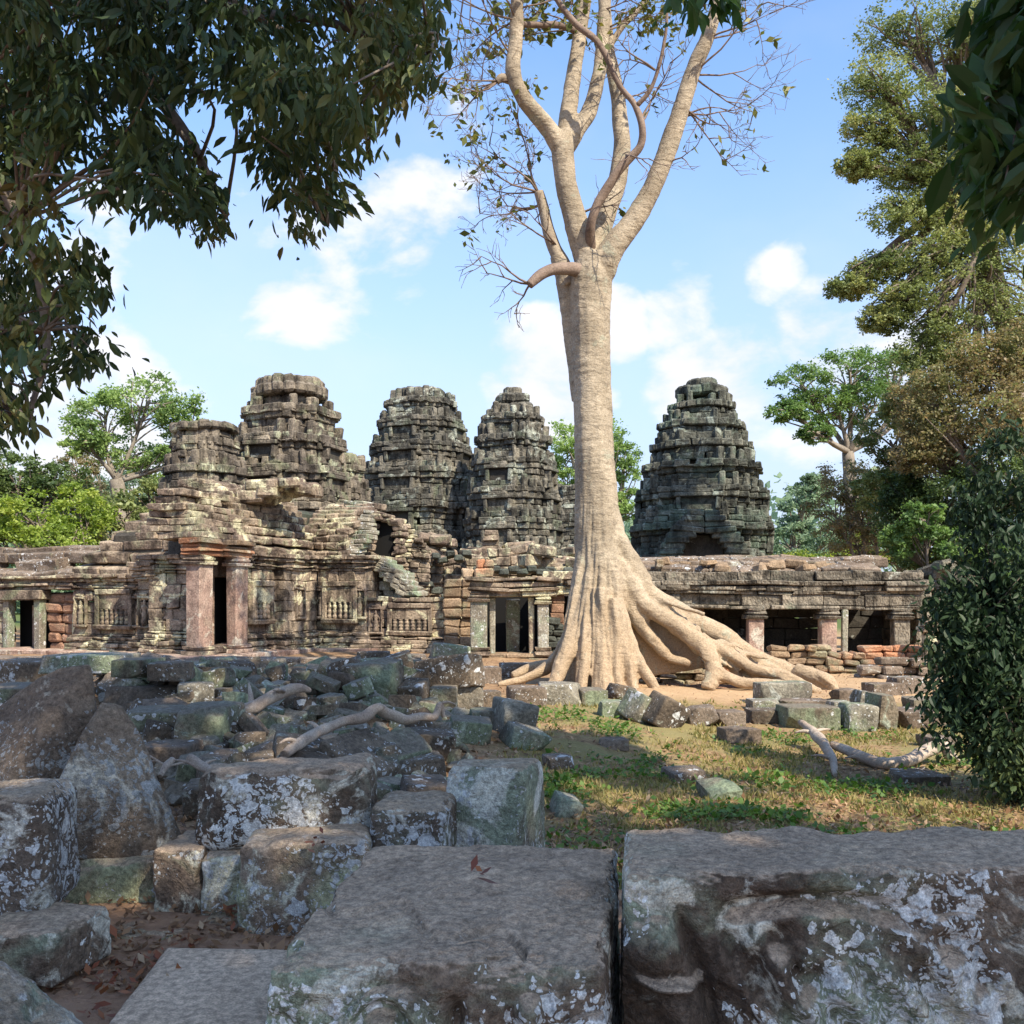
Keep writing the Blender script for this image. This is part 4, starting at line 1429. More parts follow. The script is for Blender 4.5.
# upper gallery walls behind, stepping across under the towers
UP = Loc(-4.4, 32.5, R(0))
up = thing('gallery_ruin', 'long ruined inner gallery wall with dark mossy cornice blocks below the central towers', 'temple', (*UP.p(3, 0), G0))
B = Blocks(60)
rg = random.Random(8)
tops = [3.4, 3.15, 2.8, 2.6, 2.9, 3.2, 2.7, 2.4, 2.5, 2.7, 2.75, 2.6, 2.65]
for j, tp in enumerate(tops):
    a = j * .72
    z = 0
    dpt = rg.uniform(-.12, .12)
    while z < tp:
        B.wall(UP.p(a, dpt), UP.p(a + .72, dpt), z, [(.30, 0)], bl=.45, depth=.6, jit=.06, bev=.035)
        z += .30
B.build('wall', M['temple'], up, amp=.05)
B = Blocks(61)
for (px, py, w, h) in [(402 + 9 * j, 585 + 6 * (j % 3), 9, 6) for j in range(6)] + [(436 + 8 * j, 555 + 5 * (j % 2), 9, 6) for j in range(5)] + [(478 + 9 * j, 570 + 3 * (j % 2), 10, 6) for j in range(12)]:
    q = W(px, py, 31.9)
    B.add((q.x, 31.9, q.z), (w * .0319 / 2, .35, h * .0319 / 2), rg.gauss(0, .05), .05)
B.build('cornice', M['black_green'], up, amp=.06)
B = Blocks(62)     # half pediments and tumbled roof pieces
for i in range(70):
    px = rg.uniform(368, 600)
    py = rg.uniform(538, 566) + (10 if px > 480 else 0)
    q = W(px, py, rg.uniform(32.5, 35))
    B.add(tuple(q), (rg.uniform(.2, .55), rg.uniform(.2, .4), rg.uniform(.10, .2)), rg.gauss(0, .4), .06, rg.gauss(0, .1), rg.gauss(0, .12))
B.build('tumbled_roof', M['temple'], up, amp=.06)
B = Blocks(63)     # arched half pediment left
for i in range(10):
    f = i / 9
    x0, x1 = 372 + f * 18, 425 - 30 * f ** 2
    q0, q1 = W(x0, 575 - i * 4, 33.6), W(x1, 575 - i * 4, 33.6)
    B.wall((q0.x, q0.y), (q1.x, q1.y), q0.z, [(.15, 0)], bl=.5, depth=.7, jit=.05)
for i in range(12):
    f = i / 11
    x0, x1 = 478 + f * 6, 500 - 8 * f + 6
    q0, q1 = W(x0, 590 - i * 5, 33.4), W(x1 + 50 * (f < .5), 590 - i * 5, 33.4)
    B.wall((q0.x, q0.y), (q1.x, q1.y), q0.z, [(.17, 0)], bl=.5, depth=.7, jit=.06)
B.build('half_pediment', M['temple'], up, amp=.05)

# ------------------------------------------------------------------ right: colonnaded gallery
RG = Loc(3.0, 24.0, R(-1.5))
ga = thing('colonnade_gallery', 'low flat-roofed stone gallery with square pillars and dark bays, right of the giant tree', 'gallery', (*RG.p(3, 0), 0))
mg = M['gallery']
B = Blocks(70)
B.wall(RG.p(.0, 0), RG.p(6.75, 0), 1.38, [(.09, .02), (.27, -.04), (.08, .07)], bl=.9, depth=.5, jit=.04)
B.build('frieze', mg, ga, amp=.04, freq=1.2)
B = Blocks(71)
B.wall(RG.p(-.1, -.05), RG.p(6.75, -.05), 1.82, [(.13, .05), (.11, .13), (.22, .02)], bl=.8, depth=.7, jit=.045, top_miss=.04)
B.build('cornice', mg, ga, amp=.05, freq=1.2)
B = Blocks(72)
roof_strip(B, RG, -.1, 6.4, .3, 2.32, 1.8, 2.62, 4, bl=.8, miss=.08, curve=1.0, th=.22)
B.add((*RG.p(3.2, 1.9), 2.05), (3.3, 1.6, .12), R(-1.5), .03)
B.build('roof', M['rub_brown'], ga, amp=.06)
for s_ in (.9, 2.83, 4.55, 6.28):
    pillar('pillar', RG.p(s_, .08), .36, .36, -.05, 1.37, R(-1.5), M['temple_red'] if s_ in (2.83, 4.55) else mg, ga, mg, seed=int(s_ * 10))
pillar('thin_post', RG.p(4.95, .05), .13, .16, -.05, 1.37, R(-1.5), M['rub_pale'], ga, cap=False, seed=3)
B = Blocks(73)
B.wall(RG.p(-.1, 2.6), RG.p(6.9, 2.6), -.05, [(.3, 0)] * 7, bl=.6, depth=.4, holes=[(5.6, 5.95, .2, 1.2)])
B.build('back_wall', M['core'], ga)  # core colour paints the gallery's inner shade onto this wall
B = Blocks(74)
B.wall(RG.p(6.7, 3.0), RG.p(6.7, .2), -.05, [(.3, 0)] * 6, bl=.6, depth=.4)
B.build('end_wall', mg, ga)
B = Blocks(75)
rg = random.Random(12)
for i in range(26):
    s_ = rg.uniform(.2, 4.6)
    B.add((*RG.p(s_, rg.uniform(.5, 1.9)), rg.uniform(.05, .62)), (rg.uniform(.2, .5), .22, rg.uniform(.08, .15)), rg.gauss(0, .5), .04, rg.gauss(0, .25), rg.gauss(0, .25))
B.build('fallen_beam', mg, ga, amp=.04)
# roof rubble on top
B = Blocks(76)
for i in range(46):
    px = rg.uniform(655, 830)
    q = W(px, rg.uniform(562, 571), rg.uniform(24.2, 25.4))
    B.add(tuple(q), (rg.uniform(.08, .28), rg.uniform(.1, .25), rg.uniform(.05, .13)), rg.gauss(0, .6), .05, rg.gauss(0, .1), rg.gauss(0, .1))
B.build('roof_rubble', M['laterite_pale'], ga, amp=.05)

# ruin beyond the right end of the gallery
RE = Loc(9.75, 24.3, R(-6))
re_ = thing('broken_wall', 'crumbling stepped wall end with a pale upright pier, between the gallery and the dark bush', 'wall', (*RE.p(1.5, 0), 0))
B = Blocks(80)
tops = [2.1, 2.2, 2.0, 1.9, 1.6, 1.4, 1.5, 1.2]
for j, tp in enumerate(tops):
    z = -.05
    while z < tp:
        B.wall(RE.p(j * .5, .1 * (j % 2)), RE.p(j * .5 + .5, .1 * (j % 2)), z, [(.27, 0)], bl=.42, depth=.6, jit=.07, bev=.05)
        z += .27
B.build('wall', mg, re_, amp=.06)
B = Blocks(81)
for j in range(9):
    q = RE.p(rg.uniform(0, 4), rg.uniform(0, .8))
    B.add((*q, rg.uniform(2.1, 2.6) - (q[0] - 9.7) * .15), (rg.uniform(.2, .5), .25, .14), rg.gauss(0, .4), .06, rg.gauss(0, .15), rg.gauss(0, .15))
B.build('loose_cornice', mg, re_, amp=.06)
pillar('pier', (8.85, 21.2), .24, .26, -.05, 1.15, 0, M['temple'], re_, cap=True, seed=31)

# laterite walls in front
def lowwall(label, pts, Y, z0, mat, seed, hh=.14, bl=.32, group=None, jit=.04, yaw=0, miss=.0, name='laterite_wall'):
    """pts: (px, py_top) skyline of a rough dry-laid wall"""
    x0 = (pts[0][0] - 512) / F * Y
    x1 = (pts[-1][0] - 512) / F * Y
    B = Blocks(seed)
    z = z0
    while True:
        any_ = False
        a = x0
        while a < x1 - .05:
            w = bl * B.rg.uniform(.65, 1.4)
            b = min(x1, a + w)
            pxm = ((a + b) / 2) / Y * F + 512
            top = EYE - (np.interp(pxm, [p[0] for p in pts], [p[1] for p in pts]) - HORIZON) / F * Y
            if z + hh * .4 < top:
                any_ = True
                B.add(((a + b) / 2, Y + .2 + B.rg.gauss(0, jit) + (z - z0) * .12, z + hh / 2), ((b - a) / 2 - .006, .22, hh / 2 - .004), yaw + B.rg.gauss(0, .05), .035,
                      B.rg.gauss(0, .03), B.rg.gauss(0, .03))
            a = b
        z += hh
        if not any_ or z > 3:
            break
    o = B.build(name, mat, None, amp=.035, freq=2.5)
    return tag(o, label, 'wall', group)


lowwall('dry-laid laterite block wall in front of the gallery pillars', [(772, 650), (790, 645), (836, 647), (842, 652), (862, 652), (868, 645), (926, 648)], 21.5, -.08, M['laterite_pale'], 90)
lowwall('lower loose course of reddish blocks before the laterite wall, beside the dark bush', [(862, 668), (880, 662), (925, 660), (950, 672)], 20.0, -.1, M['rub_brown'], 91, hh=.18, bl=.45, jit=.1)
lowwall('brown layered laterite base showing between the roots under the giant tree', [(640, 668), (660, 662), (700, 660), (712, 664), (735, 672)], 18.9, .0, M['laterite_pale'], 92, hh=.11, bl=.4)
lowwall('long low laterite kerb behind the sunny sand path', [(618, 688), (645, 686), (800, 688), (905, 692)], 17.6, -.12, M['laterite'], 93, hh=.10, bl=.5)
lowwall('dark moulded terrace edge at far left behind the big boulder', [(-60, 668), (48, 668), (50, 664), (92, 664)], 20.6, -.10, M['black_green'], 94, hh=.13, bl=.8, jit=.05, name='terrace_edge')
B = Blocks(95)
for (a, b, Yy, zt, th) in ((-60, 40, 22.0, .32, .14), (10, 200, 21.2, .30, .12), (185, 330, 22.2, .30, .14), (320, 455, 22.4, .26, .14)):
    x0, x1 = (a - 512) / F * Yy, (b - 512) / F * Yy
    B.wall((x0, Yy), (x1, Yy), zt - th, [(th, 0)], bl=1.1, depth=.9, jit=.08, bev=.03)
    B.wall((x0, Yy + .1), (x1, Yy + .1), zt - th - .16, [(.16, 0)], bl=.7, depth=.9, jit=.05, bev=.03)
tag(B.build('terrace_paving', M['rub_brown'], None, amp=.04), 'sunlit flat slabs edging the temple terrace above the dark rubble', 'terrace')

# ------------------------------------------------------------------ the giant silk-cotton tree
TY = 18.0


def tp(path, rs=1.0):
    """(px, py, Y, r_px) -> x, y, z, r"""
    out = []
    for px, py, Yy, r in path:
        q = W(px, py, Yy)
        out.append((q.x, q.y, q.z, r * Yy / F * rs))
    return out


spung = thing('giant_tree', 'giant pale silk-cotton tree with buttress roots sprawling over the ruins', 'tree', (W(600, 690, TY).x, TY, 0.0))
trunk_paths = [
    ([(600, 705, 18, 40), (600, 660, 18, 34), (600, 610, 18, 28), (599, 560, 18, 24.5), (597, 510, 18, 22), (594, 450, 18, 19.8), (592, 390, 18, 19.2), (591, 320, 18, 19.8), (592, 280, 18, 20.5), (594, 255, 18, 17)], 'trunk'),
    ([(578, 400, 18.1, 6), (571, 330, 18.15, 8), (565, 285, 18.15, 8.5), (558, 255, 18.1, 7.5)], 'trunk'),
    # front flutes
    ([(588, 545, 17.9, 9), (581, 590, 17.75, 10), (573, 635, 17.45, 10), (560, 668, 17.2, 8), (550, 692, 17.0, 6)], 'root'),
    ([(592, 550, 17.8, 9), (590, 595, 17.6, 9), (586, 645, 17.25, 8), (580, 694, 16.95, 7)], 'root'),
    ([(600, 545, 17.75, 10), (602, 590, 17.6, 11), (603, 640, 17.25, 9), (607, 700, 16.85, 8)], 'root'),
    ([(602, 590, 17.45, 9), (598, 650, 17.15, 6), (594, 697, 16.9, 5)], 'root'),
    ([(607, 540, 17.8, 9), (615, 590, 17.6, 9), (624, 645, 17.2, 7), (636, 696, 16.9, 6)], 'root'),
    ([(612, 570, 17.7, 8), (625, 625, 17.45, 7), (643, 668, 17.1, 6), (660, 694, 16.9, 6)], 'root'),
    ([(612, 600, 17.4, 8), (616, 650, 17.1, 6), (622, 698, 16.85, 5.5)], 'root'),
    ([(585, 600, 17.95, 10), (567, 640, 17.9, 8), (545, 668, 17.8, 6), (520, 680, 17.6, 4.5), (497, 686, 17.4, 3)], 'root'),
    ([(575, 640, 18.1, 9), (555, 662, 18.3, 6), (530, 668, 18.5, 5), (512, 676, 18.4, 4)], 'root'),
    # the great buttress running off to the right
    ([(600, 470, 18, 12), (608, 515, 18, 12), (624, 555, 18, 12), (648, 594, 18.05, 12), (682, 616, 18.05, 11), (716, 633, 18, 10), (752, 656, 17.9, 9), (785, 669, 17.8, 8), (812, 681, 17.6, 8), (832, 694, 17.4, 8)], 'root'),
    ([(616, 560, 17.9, 9), (642, 603, 17.7, 9), (676, 626, 17.6, 9), (701, 645, 17.5, 8), (713, 668, 17.3, 7.5), (707, 690, 17.1, 6)], 'root'),
    ([(700, 645, 17.5, 6), (714, 668, 17.35, 7), (735, 681, 17.2, 6), (765, 684, 17.1, 5), (800, 686, 17.0, 4), (822, 692, 17.0, 4)], 'root'),
    ([(672, 612, 17.9, 8), (700, 640, 17.7, 7), (728, 655, 17.5, 6), (750, 668, 17.4, 6), (782, 675, 17.3, 5.5), (815, 690, 17.2, 5)], 'root'),
    ([(728, 645, 17.7, 6), (745, 662, 17.5, 5), (765, 670, 17.4, 4), (790, 684, 17.2, 4)], 'root'),
    ([(795, 668, 17.7, 5), (826, 682, 17.4, 8), (836, 694, 17.3, 7)], 'root'),
    ([(610, 560, 17.8, 10), (636, 620, 17.75, 8), (665, 655, 17.7, 5), (690, 664, 17.6, 4)], 'root'),
]
LIMB_PATHS = [
    ([(596, 275, 18, 15), (585, 252, 18, 13.5), (574, 215, 17.95, 12), (566, 185, 17.9, 11), (563, 150, 17.9, 11.5), (562, 134, 17.9, 11)], 'spung_limb'),
    ([(563, 155, 17.9, 9), (551, 133, 17.8, 9), (536, 114, 17.7, 8.5), (523, 98, 17.6, 8), (514, 72, 17.5, 7.5), (516, 38, 17.5, 7), (517, 0, 17.4, 6.5), (515, -60, 17.3, 5)], 'spung_limb'),
    ([(563, 145, 17.95, 8), (566, 125, 18, 8.5), (572, 92, 18.1, 8), (577, 50, 18.2, 7.5), (584, 0, 18.3, 7), (592, -60, 18.4, 5)], 'limb_shade'),
    ([(566, 150, 18, 8), (574, 134, 18, 9), (589, 110, 18.1, 8), (599, 75, 18.2, 7.5), (603, 35, 18.3, 7), (606, -5, 18.4, 6), (612, -70, 18.5, 5)], 'spung_limb'),
    ([(596, 270, 18.15, 12), (598, 240, 18.2, 11), (608, 210, 18.3, 10), (618, 180, 18.4, 9.5), (622, 140, 18.5, 8.5), (617, 95, 18.6, 7.5), (608, 45, 18.7, 6.5), (604, 0, 18.8, 6), (602, -60, 18.9, 5)], 'spung_limb'),
    ([(600, 275, 17.95, 14), (611, 250, 17.9, 12.5), (635, 219, 17.85, 11), (657, 178, 17.8, 10), (676, 124, 17.7, 9), (694, 70, 17.6, 8), (709, 33, 17.5, 7), (726, -30, 17.4, 6)], 'spung_limb'),
    ([(597, 268, 18.0, 3.1), (590, 246, 17.85, 5.1), (591, 222, 17.6, 4.7), (602, 195, 17.5, 4.7), (624, 165, 17.4, 4.3), (641, 145, 17.3, 3.9), (642, 125, 17.2, 3.5), (634, 104, 17.2, 3.1), (618, 82, 17.2, 2.7), (600, 45, 17.2, 3.0), (580, 28, 17.2, 3.1), (562, 8, 17.2, 3.1), (545, -20, 17.2, 2.3)], 'limb_shade'),
    ([(637, 105, 17.2, 2.6), (650, 88, 17.1, 2.3), (660, 62, 17.0, 2), (666, 28, 17.0, 1.6), (668, -10, 17, 1.2)], 'limb_shade'),
    ([(570, 285, 18.1, 8), (563, 265, 18.1, 7.5), (552, 240, 18.1, 6.8), (542, 205, 18.1, 5.5), (538, 192, 18.1, 5)], 'spung_limb'),
    ([(585, 272, 17.9, 8), (568, 268, 17.7, 6.5), (550, 270, 17.5, 5.5), (538, 277, 17.4, 5), (529, 285, 17.35, 4)], 'limb_shade'),
    ([(516, 25, 17.5, 2.5), (535, 24, 17.7, 3), (560, 25, 18.0, 3), (580, 32, 18.2, 3)], 'limb_shade'),
    ([(512, 80, 17.6, 5), (502, 78, 17.5, 4), (497, 82, 17.5, 3)], 'spung_limb'),
    ([(606, 50, 18.7, 3.5), (622, 28, 18.7, 3), (640, 8, 18.7, 2.5), (655, -15, 18.7, 2)], 'spung_limb'),
]
bm = bmesh.new()
segs = []


def bm_add(bm, V, Fc):
    vs = [bm.verts.new(v) for v in V]
    for f in Fc:
        f = list(dict.fromkeys(f))
        if len(f) > 2:
            try:
                bm.faces.new([vs[i] for i in f])
            except ValueError:
                pass


def wobble(path, amp, sd):
    rg = random.Random(sd)
    out = []
    for i, (x, y, z, r) in enumerate(path):
        a = amp if 0 < i < len(path) - 1 else 0
        out.append((x + rg.gauss(0, a), y + rg.gauss(0, a), z + rg.gauss(0, a * .5), r * rg.uniform(.92, 1.1)))
    return out


for i, (pth, kind) in enumerate(trunk_paths):
    q = tp(pth)
    V, Fc = tube_data(q, 14, 6, wob=.05 if kind == 'root' else .02, seed=i)
    bm_add(bm, V, Fc)
    C = catmull(q, 6)
    segs.append((kind, i, C))
# small knobbly roots over the buttress
rg = random.Random(3)
for i in range(58):
    f = rg.uniform(.0, 1) ** .8
    bx = 640 + f * 170
    by = np.interp(bx, [640, 684, 718, 785, 832], [575, 622, 640, 671, 690]) + rg.uniform(0, 14)
    n = 5
    pth = []
    yy = 17.75 - rg.uniform(0, .1)
    slope = rg.uniform(.4, 1.5)
    for j in range(n):
        pth.append((bx, min(by, 692), yy, rg.uniform(1.6, 4.2) * (1 - .1 * j)))
        d = rg.uniform(8, 15)
        bx += d
        by += d * slope * rg.uniform(.3, 1.2)
        yy -= rg.uniform(.02, .09)
    q = tp(pth)
    bm_add(bm, *tube_data(q, 8, 4, wob=.03, seed=i + 50))
    segs.append(('root', 100 + i, catmull(q, 4)))
LIMBS_IN = LIMB_PATHS[:6]
for i, (pth, mt) in enumerate(LIMBS_IN):
    q = tp(pth)
    V, Fc = tube_data(q, 14, 8, wob=.03, seed=i + 9)
    bm_add(bm, V, Fc)
    segs.append(('limb', 200 + i, catmull(q, 8)))
# web of bark and earth between trunk and buttress
b2 = bmesh.new()
web = []
for (px, py) in ((604, 520), (636, 592), (690, 640), (706, 668), (664, 672), (625, 680), (606, 640)):
    for yy in (17.9, 18.25):
        web.append(W(px, py, yy))
vs = [b2.verts.new(p) for p in web]
bmesh.ops.convex_hull(b2, input=vs)
bmesh.ops.recalc_face_normals(b2, faces=b2.faces)
me_ = bpy.data.meshes.new('t')
b2.to_mesh(me_)
b2.free()
bm.from_mesh(me_)
V, Q = remesh(bm, .026, 3)
nn = V - np.stack([np.interp(V[:, 2], [0, 2, 8], [1.6, 1.6, 1.45]), np.full(len(V), 18.0), V[:, 2]], 1)
nn /= np.linalg.norm(nn, axis=1, keepdims=True) + 1e-6
low_ = sstep(3.6, 1.2, V[:, 2])
mp3 = V * [2.2, 2.2, .5]
V = V + nn * ((.025 + .045 * low_) * fbm(mp3 * 1.6, 5, 4) + .012 * fbm(V * 7, 8, 3))[:, None]
th = np.arctan2(V[:, 0] - 1.6, -(V[:, 1] - 18.0))
per = (V[:, 2] * .82 + (V[:, 0] - 1.8) * .57)
right = sstep(2.0, 3.0, V[:, 0] + .25 * V[:, 2])
ra = np.stack([th * 3.8 + .3 * fbm(V * .8, 3, 2), V[:, 2] * .35, 0 * th], 1)
rb = np.stack([per * 5.0, (V[:, 0] - V[:, 2]) * .6, V[:, 1] * .8], 1)
rid = (1 - right) * (1 - 2 * np.abs(fbm(ra * 1.8, 12, 3))) + right * (1 - 2 * np.abs(fbm(rb * 1.3, 14, 3)))
V = V + nn * ((rid - .45) * (.05 * low_ + .012 * sstep(5.5, 3.0, V[:, 2])))[:, None]
V[:, 2] += .01 * fbm(V * 3, 2, 3)
# horizontal growth rings on the bole
V = V + nn * (.004 * np.sin(V[:, 2] * 38 + 14 * fbm(V * 1.1, 4, 3)) * (.5 + fbm(V * .8, 6, 2)) * sstep(2.2, 4, V[:, 2]) * sstep(8.2, 7.4, V[:, 2]))[:, None]
# split the one surface into trunk and roots, keeping the shared normals
tmp = bpy.data.meshes.new('t')
tmp.from_pydata(V.tolist(), [], Q.tolist())
VN = np.empty(len(V) * 3)
tmp.vertex_normals.foreach_get('vector', VN)
VN = VN.reshape(-1, 3)
bpy.data.meshes.remove(tmp)
cen = V[Q].mean(1)
best = np.full(len(cen), 1e9)
lab = np.zeros(len(cen), int)
groups = {0: 'trunk'}
for kind, i, C in segs:
    if kind == 'limb':
        gid = i
    elif i >= 100:
        gid = 3
    elif kind == 'trunk':
        gid = 0
    elif i >= 11:
        gid = {11: 3, 12: 4, 13: 4, 14: 3, 15: 3, 16: 3, 17: 4}[i]
    else:
        gid = 10 + i
    for c in C[::2]:
        d = np.linalg.norm(cen - c[:3], axis=1) - c[3]
        if kind == 'root':
            d = d + .10 * sstep(1.2, 3.2, cen[:, 2])
        m = d < best
        best[m] = d[m]
        lab[m] = gid
lab[(cen[:, 2] > 2.9) & (lab < 200)] = 0
lab[(cen[:, 2] < 7.9) & (lab >= 200)] = 0
for gid in sorted(set(lab)):
    Qs = Q[lab == gid]
    u, inv = np.unique(Qs.ravel(), return_inverse=True)
    o = mesh_obj('trunk' if gid == 0 else ('limb' if gid >= 200 else 'root'), V[u], inv.reshape(-1, 4), M['spung'], spung, True)
    if len(o.data.vertices) == len(u):
        o.data.normals_split_custom_set_from_vertices(VN[u].tolist())

# limbs
for i, (pth, mt) in enumerate(LIMB_PATHS[6:]):
    V, Fc = tube_data(tp(pth), 12, 8, wob=.03, seed=i + 9)
    mesh_obj('limb', V, Fc, M[mt], spung, True)

# twigs: recursive fine branching with a few leaves
twV, lfC = Geo(), []


def twig(p, d, L, r, lvl, rg, leafy, bare_tip=.0):
    n = 5
    path = [(p[0], p[1], p[2], r)]
    q = Vector(p)
    dd = Vector(d).normalized()
    for i in range(n):
        dd = (dd + Vector((rg.gauss(0, .16), rg.gauss(0, .16), rg.gauss(0, .14) + .03))).normalized()
        q = q + dd * (L / n)
        path.append((q.x, q.y, q.z, max(.0035, r * (1 - .75 * (i + 1) / n))))
        if lvl > 0 and i >= 1:
            for _ in range(1 if rg.random() < .85 else 0):
                e = Vector((rg.gauss(0, 1), rg.gauss(0, .6), rg.gauss(0, .8)))
                e = (dd * .9 + e.normalized() * .9).normalized()
                twig(q, e, L * rg.uniform(.4, .62), r * .55, lvl - 1, rg, leafy)
    twV.tube(path, 4, 1, smoothed=False)
    if rg.random() < leafy * (.85 if lvl == 0 else .35):
        for _ in range(rg.randint(1, 2)):
            j = path[rg.randint(3, n)]
            for _ in range(rg.randint(2, 4)):
                lfC.append((j[0] + rg.gauss(0, .07), j[1] + rg.gauss(0, .07), j[2] + rg.gauss(0, .05) - .04))


rg = random.Random(21)
anch = []
for (px, py, Yy, ax, az, L, leafy, k_) in (
    (538, 192, 18.1, -.9, .6, 1.5, .22, 3), (538, 192, 18.1, -.3, 1, 1.5, .15, 2), (530, 284, 17.35, -1, .25, .9, .0, 2), (530, 284, 17.35, -.8, -.3, .8, .0, 1),
    (512, 80, 17.5, -1, .1, 1.5, .18, 2), (514, 60, 17.5, -.9, .7, 1.7, .2, 2), (516, 20, 17.4, -1, .2, 1.6, .2, 3), (516, 10, 17.4, 1, .3, 1.2, .35, 2),
    (580, 30, 18.2, -.8, .2, 1.2, .4, 2), (603, 30, 18.4, .6, .6, 1.2, .4, 2), (692, 75, 17.6, 1, -.1, 1.5, .04, 3), (680, 118, 17.7, 1, .2, 1.3, .06, 2),
    (684, 108, 17.7, .9, -.5, 1.1, .15, 2), (662, 165, 17.8, .8, -.2, .9, .1, 1), (640, 125, 17.2, .6, .8, 1.1, .06, 2), (655, 70, 17, -.5, .7, 1.1, .1, 2),
    (626, 155, 17.4, .4, -.7, .9, .06, 1), (575, 215, 17.9, .7, .3, .9, .05, 2), (540, 205, 18.1, -1, -.1, 1.3, .1, 2), (556, 245, 18, -1, .3, 1.0, .05, 2),
    (706, 40, 17.5, 1, .4, 1.2, .08, 2), (645, 0, 18.7, .3, .8, 1.2, .35, 2), (620, 100, 18.6, .8, .2, 1.0, .15, 2), (497, 82, 17.5, -.8, -.3, 1.2, .12, 2),
        (585, 5, 18.3, -1, .1, 1.0, .5, 2), (600, 10, 18.3, 1, -.1, 1.0, .5, 2), (650, -30, 18, 0, -.6, 1.4, .5, 2), (560, -30, 18, .3, -.8, 1.2, .5, 2), (470, -40, 17.8, .1, -.9, 1.5, .2, 3)):
    for _ in range(k_):
        d = Vector((ax + rg.gauss(0, .25), rg.gauss(0, .45), az + rg.gauss(0, .25)))
        twig(W(px, py, Yy), d, L * rg.uniform(.7, 1.1), .022, 3 if L > 1.15 else 2, rg, leafy)
twV.build('twigs', M['limb_shade'], spung, True)
C = np.array(lfC)
V, Q, rn = leaf_geo(C, .13, 5, aspect=.5, droop=.6)
mesh_obj('leaves', V, Q, M['leaf_spung'], spung, False, rn)


# ------------------------------------------------------------------ background and side trees
def crown_points(lobes, nclump, nleaf, seed, cr=.22, hollow=.45, flat=.6):
    """lobes: (x, y, z, rx, ry, rz) -> leaf positions in clumps near the shell of each lobe"""
    rg = np.random.default_rng(seed)
    out, cl = [], []
    for (x, y, z, rx, ry, rz) in lobes:
        n = nclump
        u = rg.normal(size=(n, 3))
        u /= np.linalg.norm(u, axis=1, keepdims=True)
        rr = (hollow + (1 - hollow) * rg.random(n) ** .6)[:, None]
        c = u * rr * [rx, ry, rz] + [x, y, z]
        cl.append(c)
        m = (rx + rz) / 2 * cr
        for q in c:
            k = max(4, int(nleaf * rg.uniform(.4, 1.5)))
            rad = m * rg.uniform(.6, 1.35)
            out.append(q + rg.normal(size=(k, 3)) * [rad, rad, rad * flat] * .55)
    return np.concatenate(out), np.concatenate(cl)


def tree(name, label, base, lobes_px, leafsize, mat, seed, nclump=40, nleaf=60, trunk_r=.25, barkm='bark', cat='tree', group='trees behind the ruins', cr=.22,
         trunk=None, limbs_n=3, depth=.8, twig_r=.03, hollow=.45, lq=(.60, 2.3)):
    """lobes_px: (px, py, Y, r_px_x, r_px_z)"""
    lobes = []
    for (px, py, Yy, rx, rz) in lobes_px:
        q = W(px, py, Yy)
        lobes.append((q.x, q.y, q.z, rx * Yy / F, rx * Yy / F * depth, rz * Yy / F))
    b = Vector(base)
    root = thing(name, label, cat, base, group)
    if leafsize >= .2:
        lq = (.45, 3.6)
    leafsize *= lq[0]
    P_, cl = crown_points(lobes, nclump, int(nleaf * lq[1]), seed, cr, hollow)
    P_[:, 2] = np.maximum(P_[:, 2], .03)
    V, Q, rn = leaf_geo(P_, leafsize, seed, aspect=.6, droop=.1, flat=.4)
    # leaf tone differs from clump to clump
    t = .5 + 1.6 * fbm(np.repeat(P_, 4, axis=0) * (1.3 / max(.6, lobes[0][3])), seed, 3)
    rn = np.clip(.45 * rn + .55 * t, 0, 1)
    mesh_obj('crown', V, Q, M[mat], root, False, rn)
    g = Geo()
    rg = random.Random(seed)
    if trunk:
        fork = W(*trunk[-1][:3])
        g.tube([(b.x, b.y, b.z - .2, trunk_r * 1.3)] + tp(trunk), 9, 5, wob=trunk_r * .15, seed=seed)
    else:
        cz = sum(l[2] for l in lobes) / len(lobes)
        fork = Vector((b.x + rg.gauss(0, .3), b.y, b.z + (cz - b.z) * .5))
        g.tube([(b.x, b.y, b.z - .2, trunk_r * 1.25), ((b.x * 2 + fork.x) / 3 + rg.gauss(0, .1), b.y, b.z + (fork.z - b.z) * .4, trunk_r), (fork.x, fork.y, fork.z, trunk_r * .8)], 9, 5, wob=trunk_r * .15, seed=seed)
    g.build('trunk', M[barkm], root, True)
    g = Geo()
    st = 0
    for (x, y, z, rx, ry, rz) in lobes:
        c = Vector((x, y, z))
        mid = fork.lerp(c, .5) + Vector((rg.gauss(0, .1), rg.gauss(0, .1), -.08)) * (c - fork).length
        r0 = trunk_r * .5
        g.tube([(*fork, r0), (*mid, r0 * .7), (*c, r0 * .4)], 6, 5, wob=r0 * .3, seed=seed)
        own = cl[st:st + nclump]
        st += nclump
        for q in own[:: max(1, len(own) // (limbs_n * 5))]:
            s_ = mid.lerp(c, rg.uniform(0, 1))
            e = Vector(q)
            m2 = s_.lerp(e, .5) + Vector((rg.gauss(0, .06), rg.gauss(0, .06), rg.gauss(.04, .06))) * (e - s_).length
            g.tube([(*s_, max(twig_r, r0 * .35)), (*m2, max(twig_r * .8, r0 * .22)), (*e, twig_r * .5)], 4, 3)
    g.build('limbs', M[barkm], root, True)
    return root


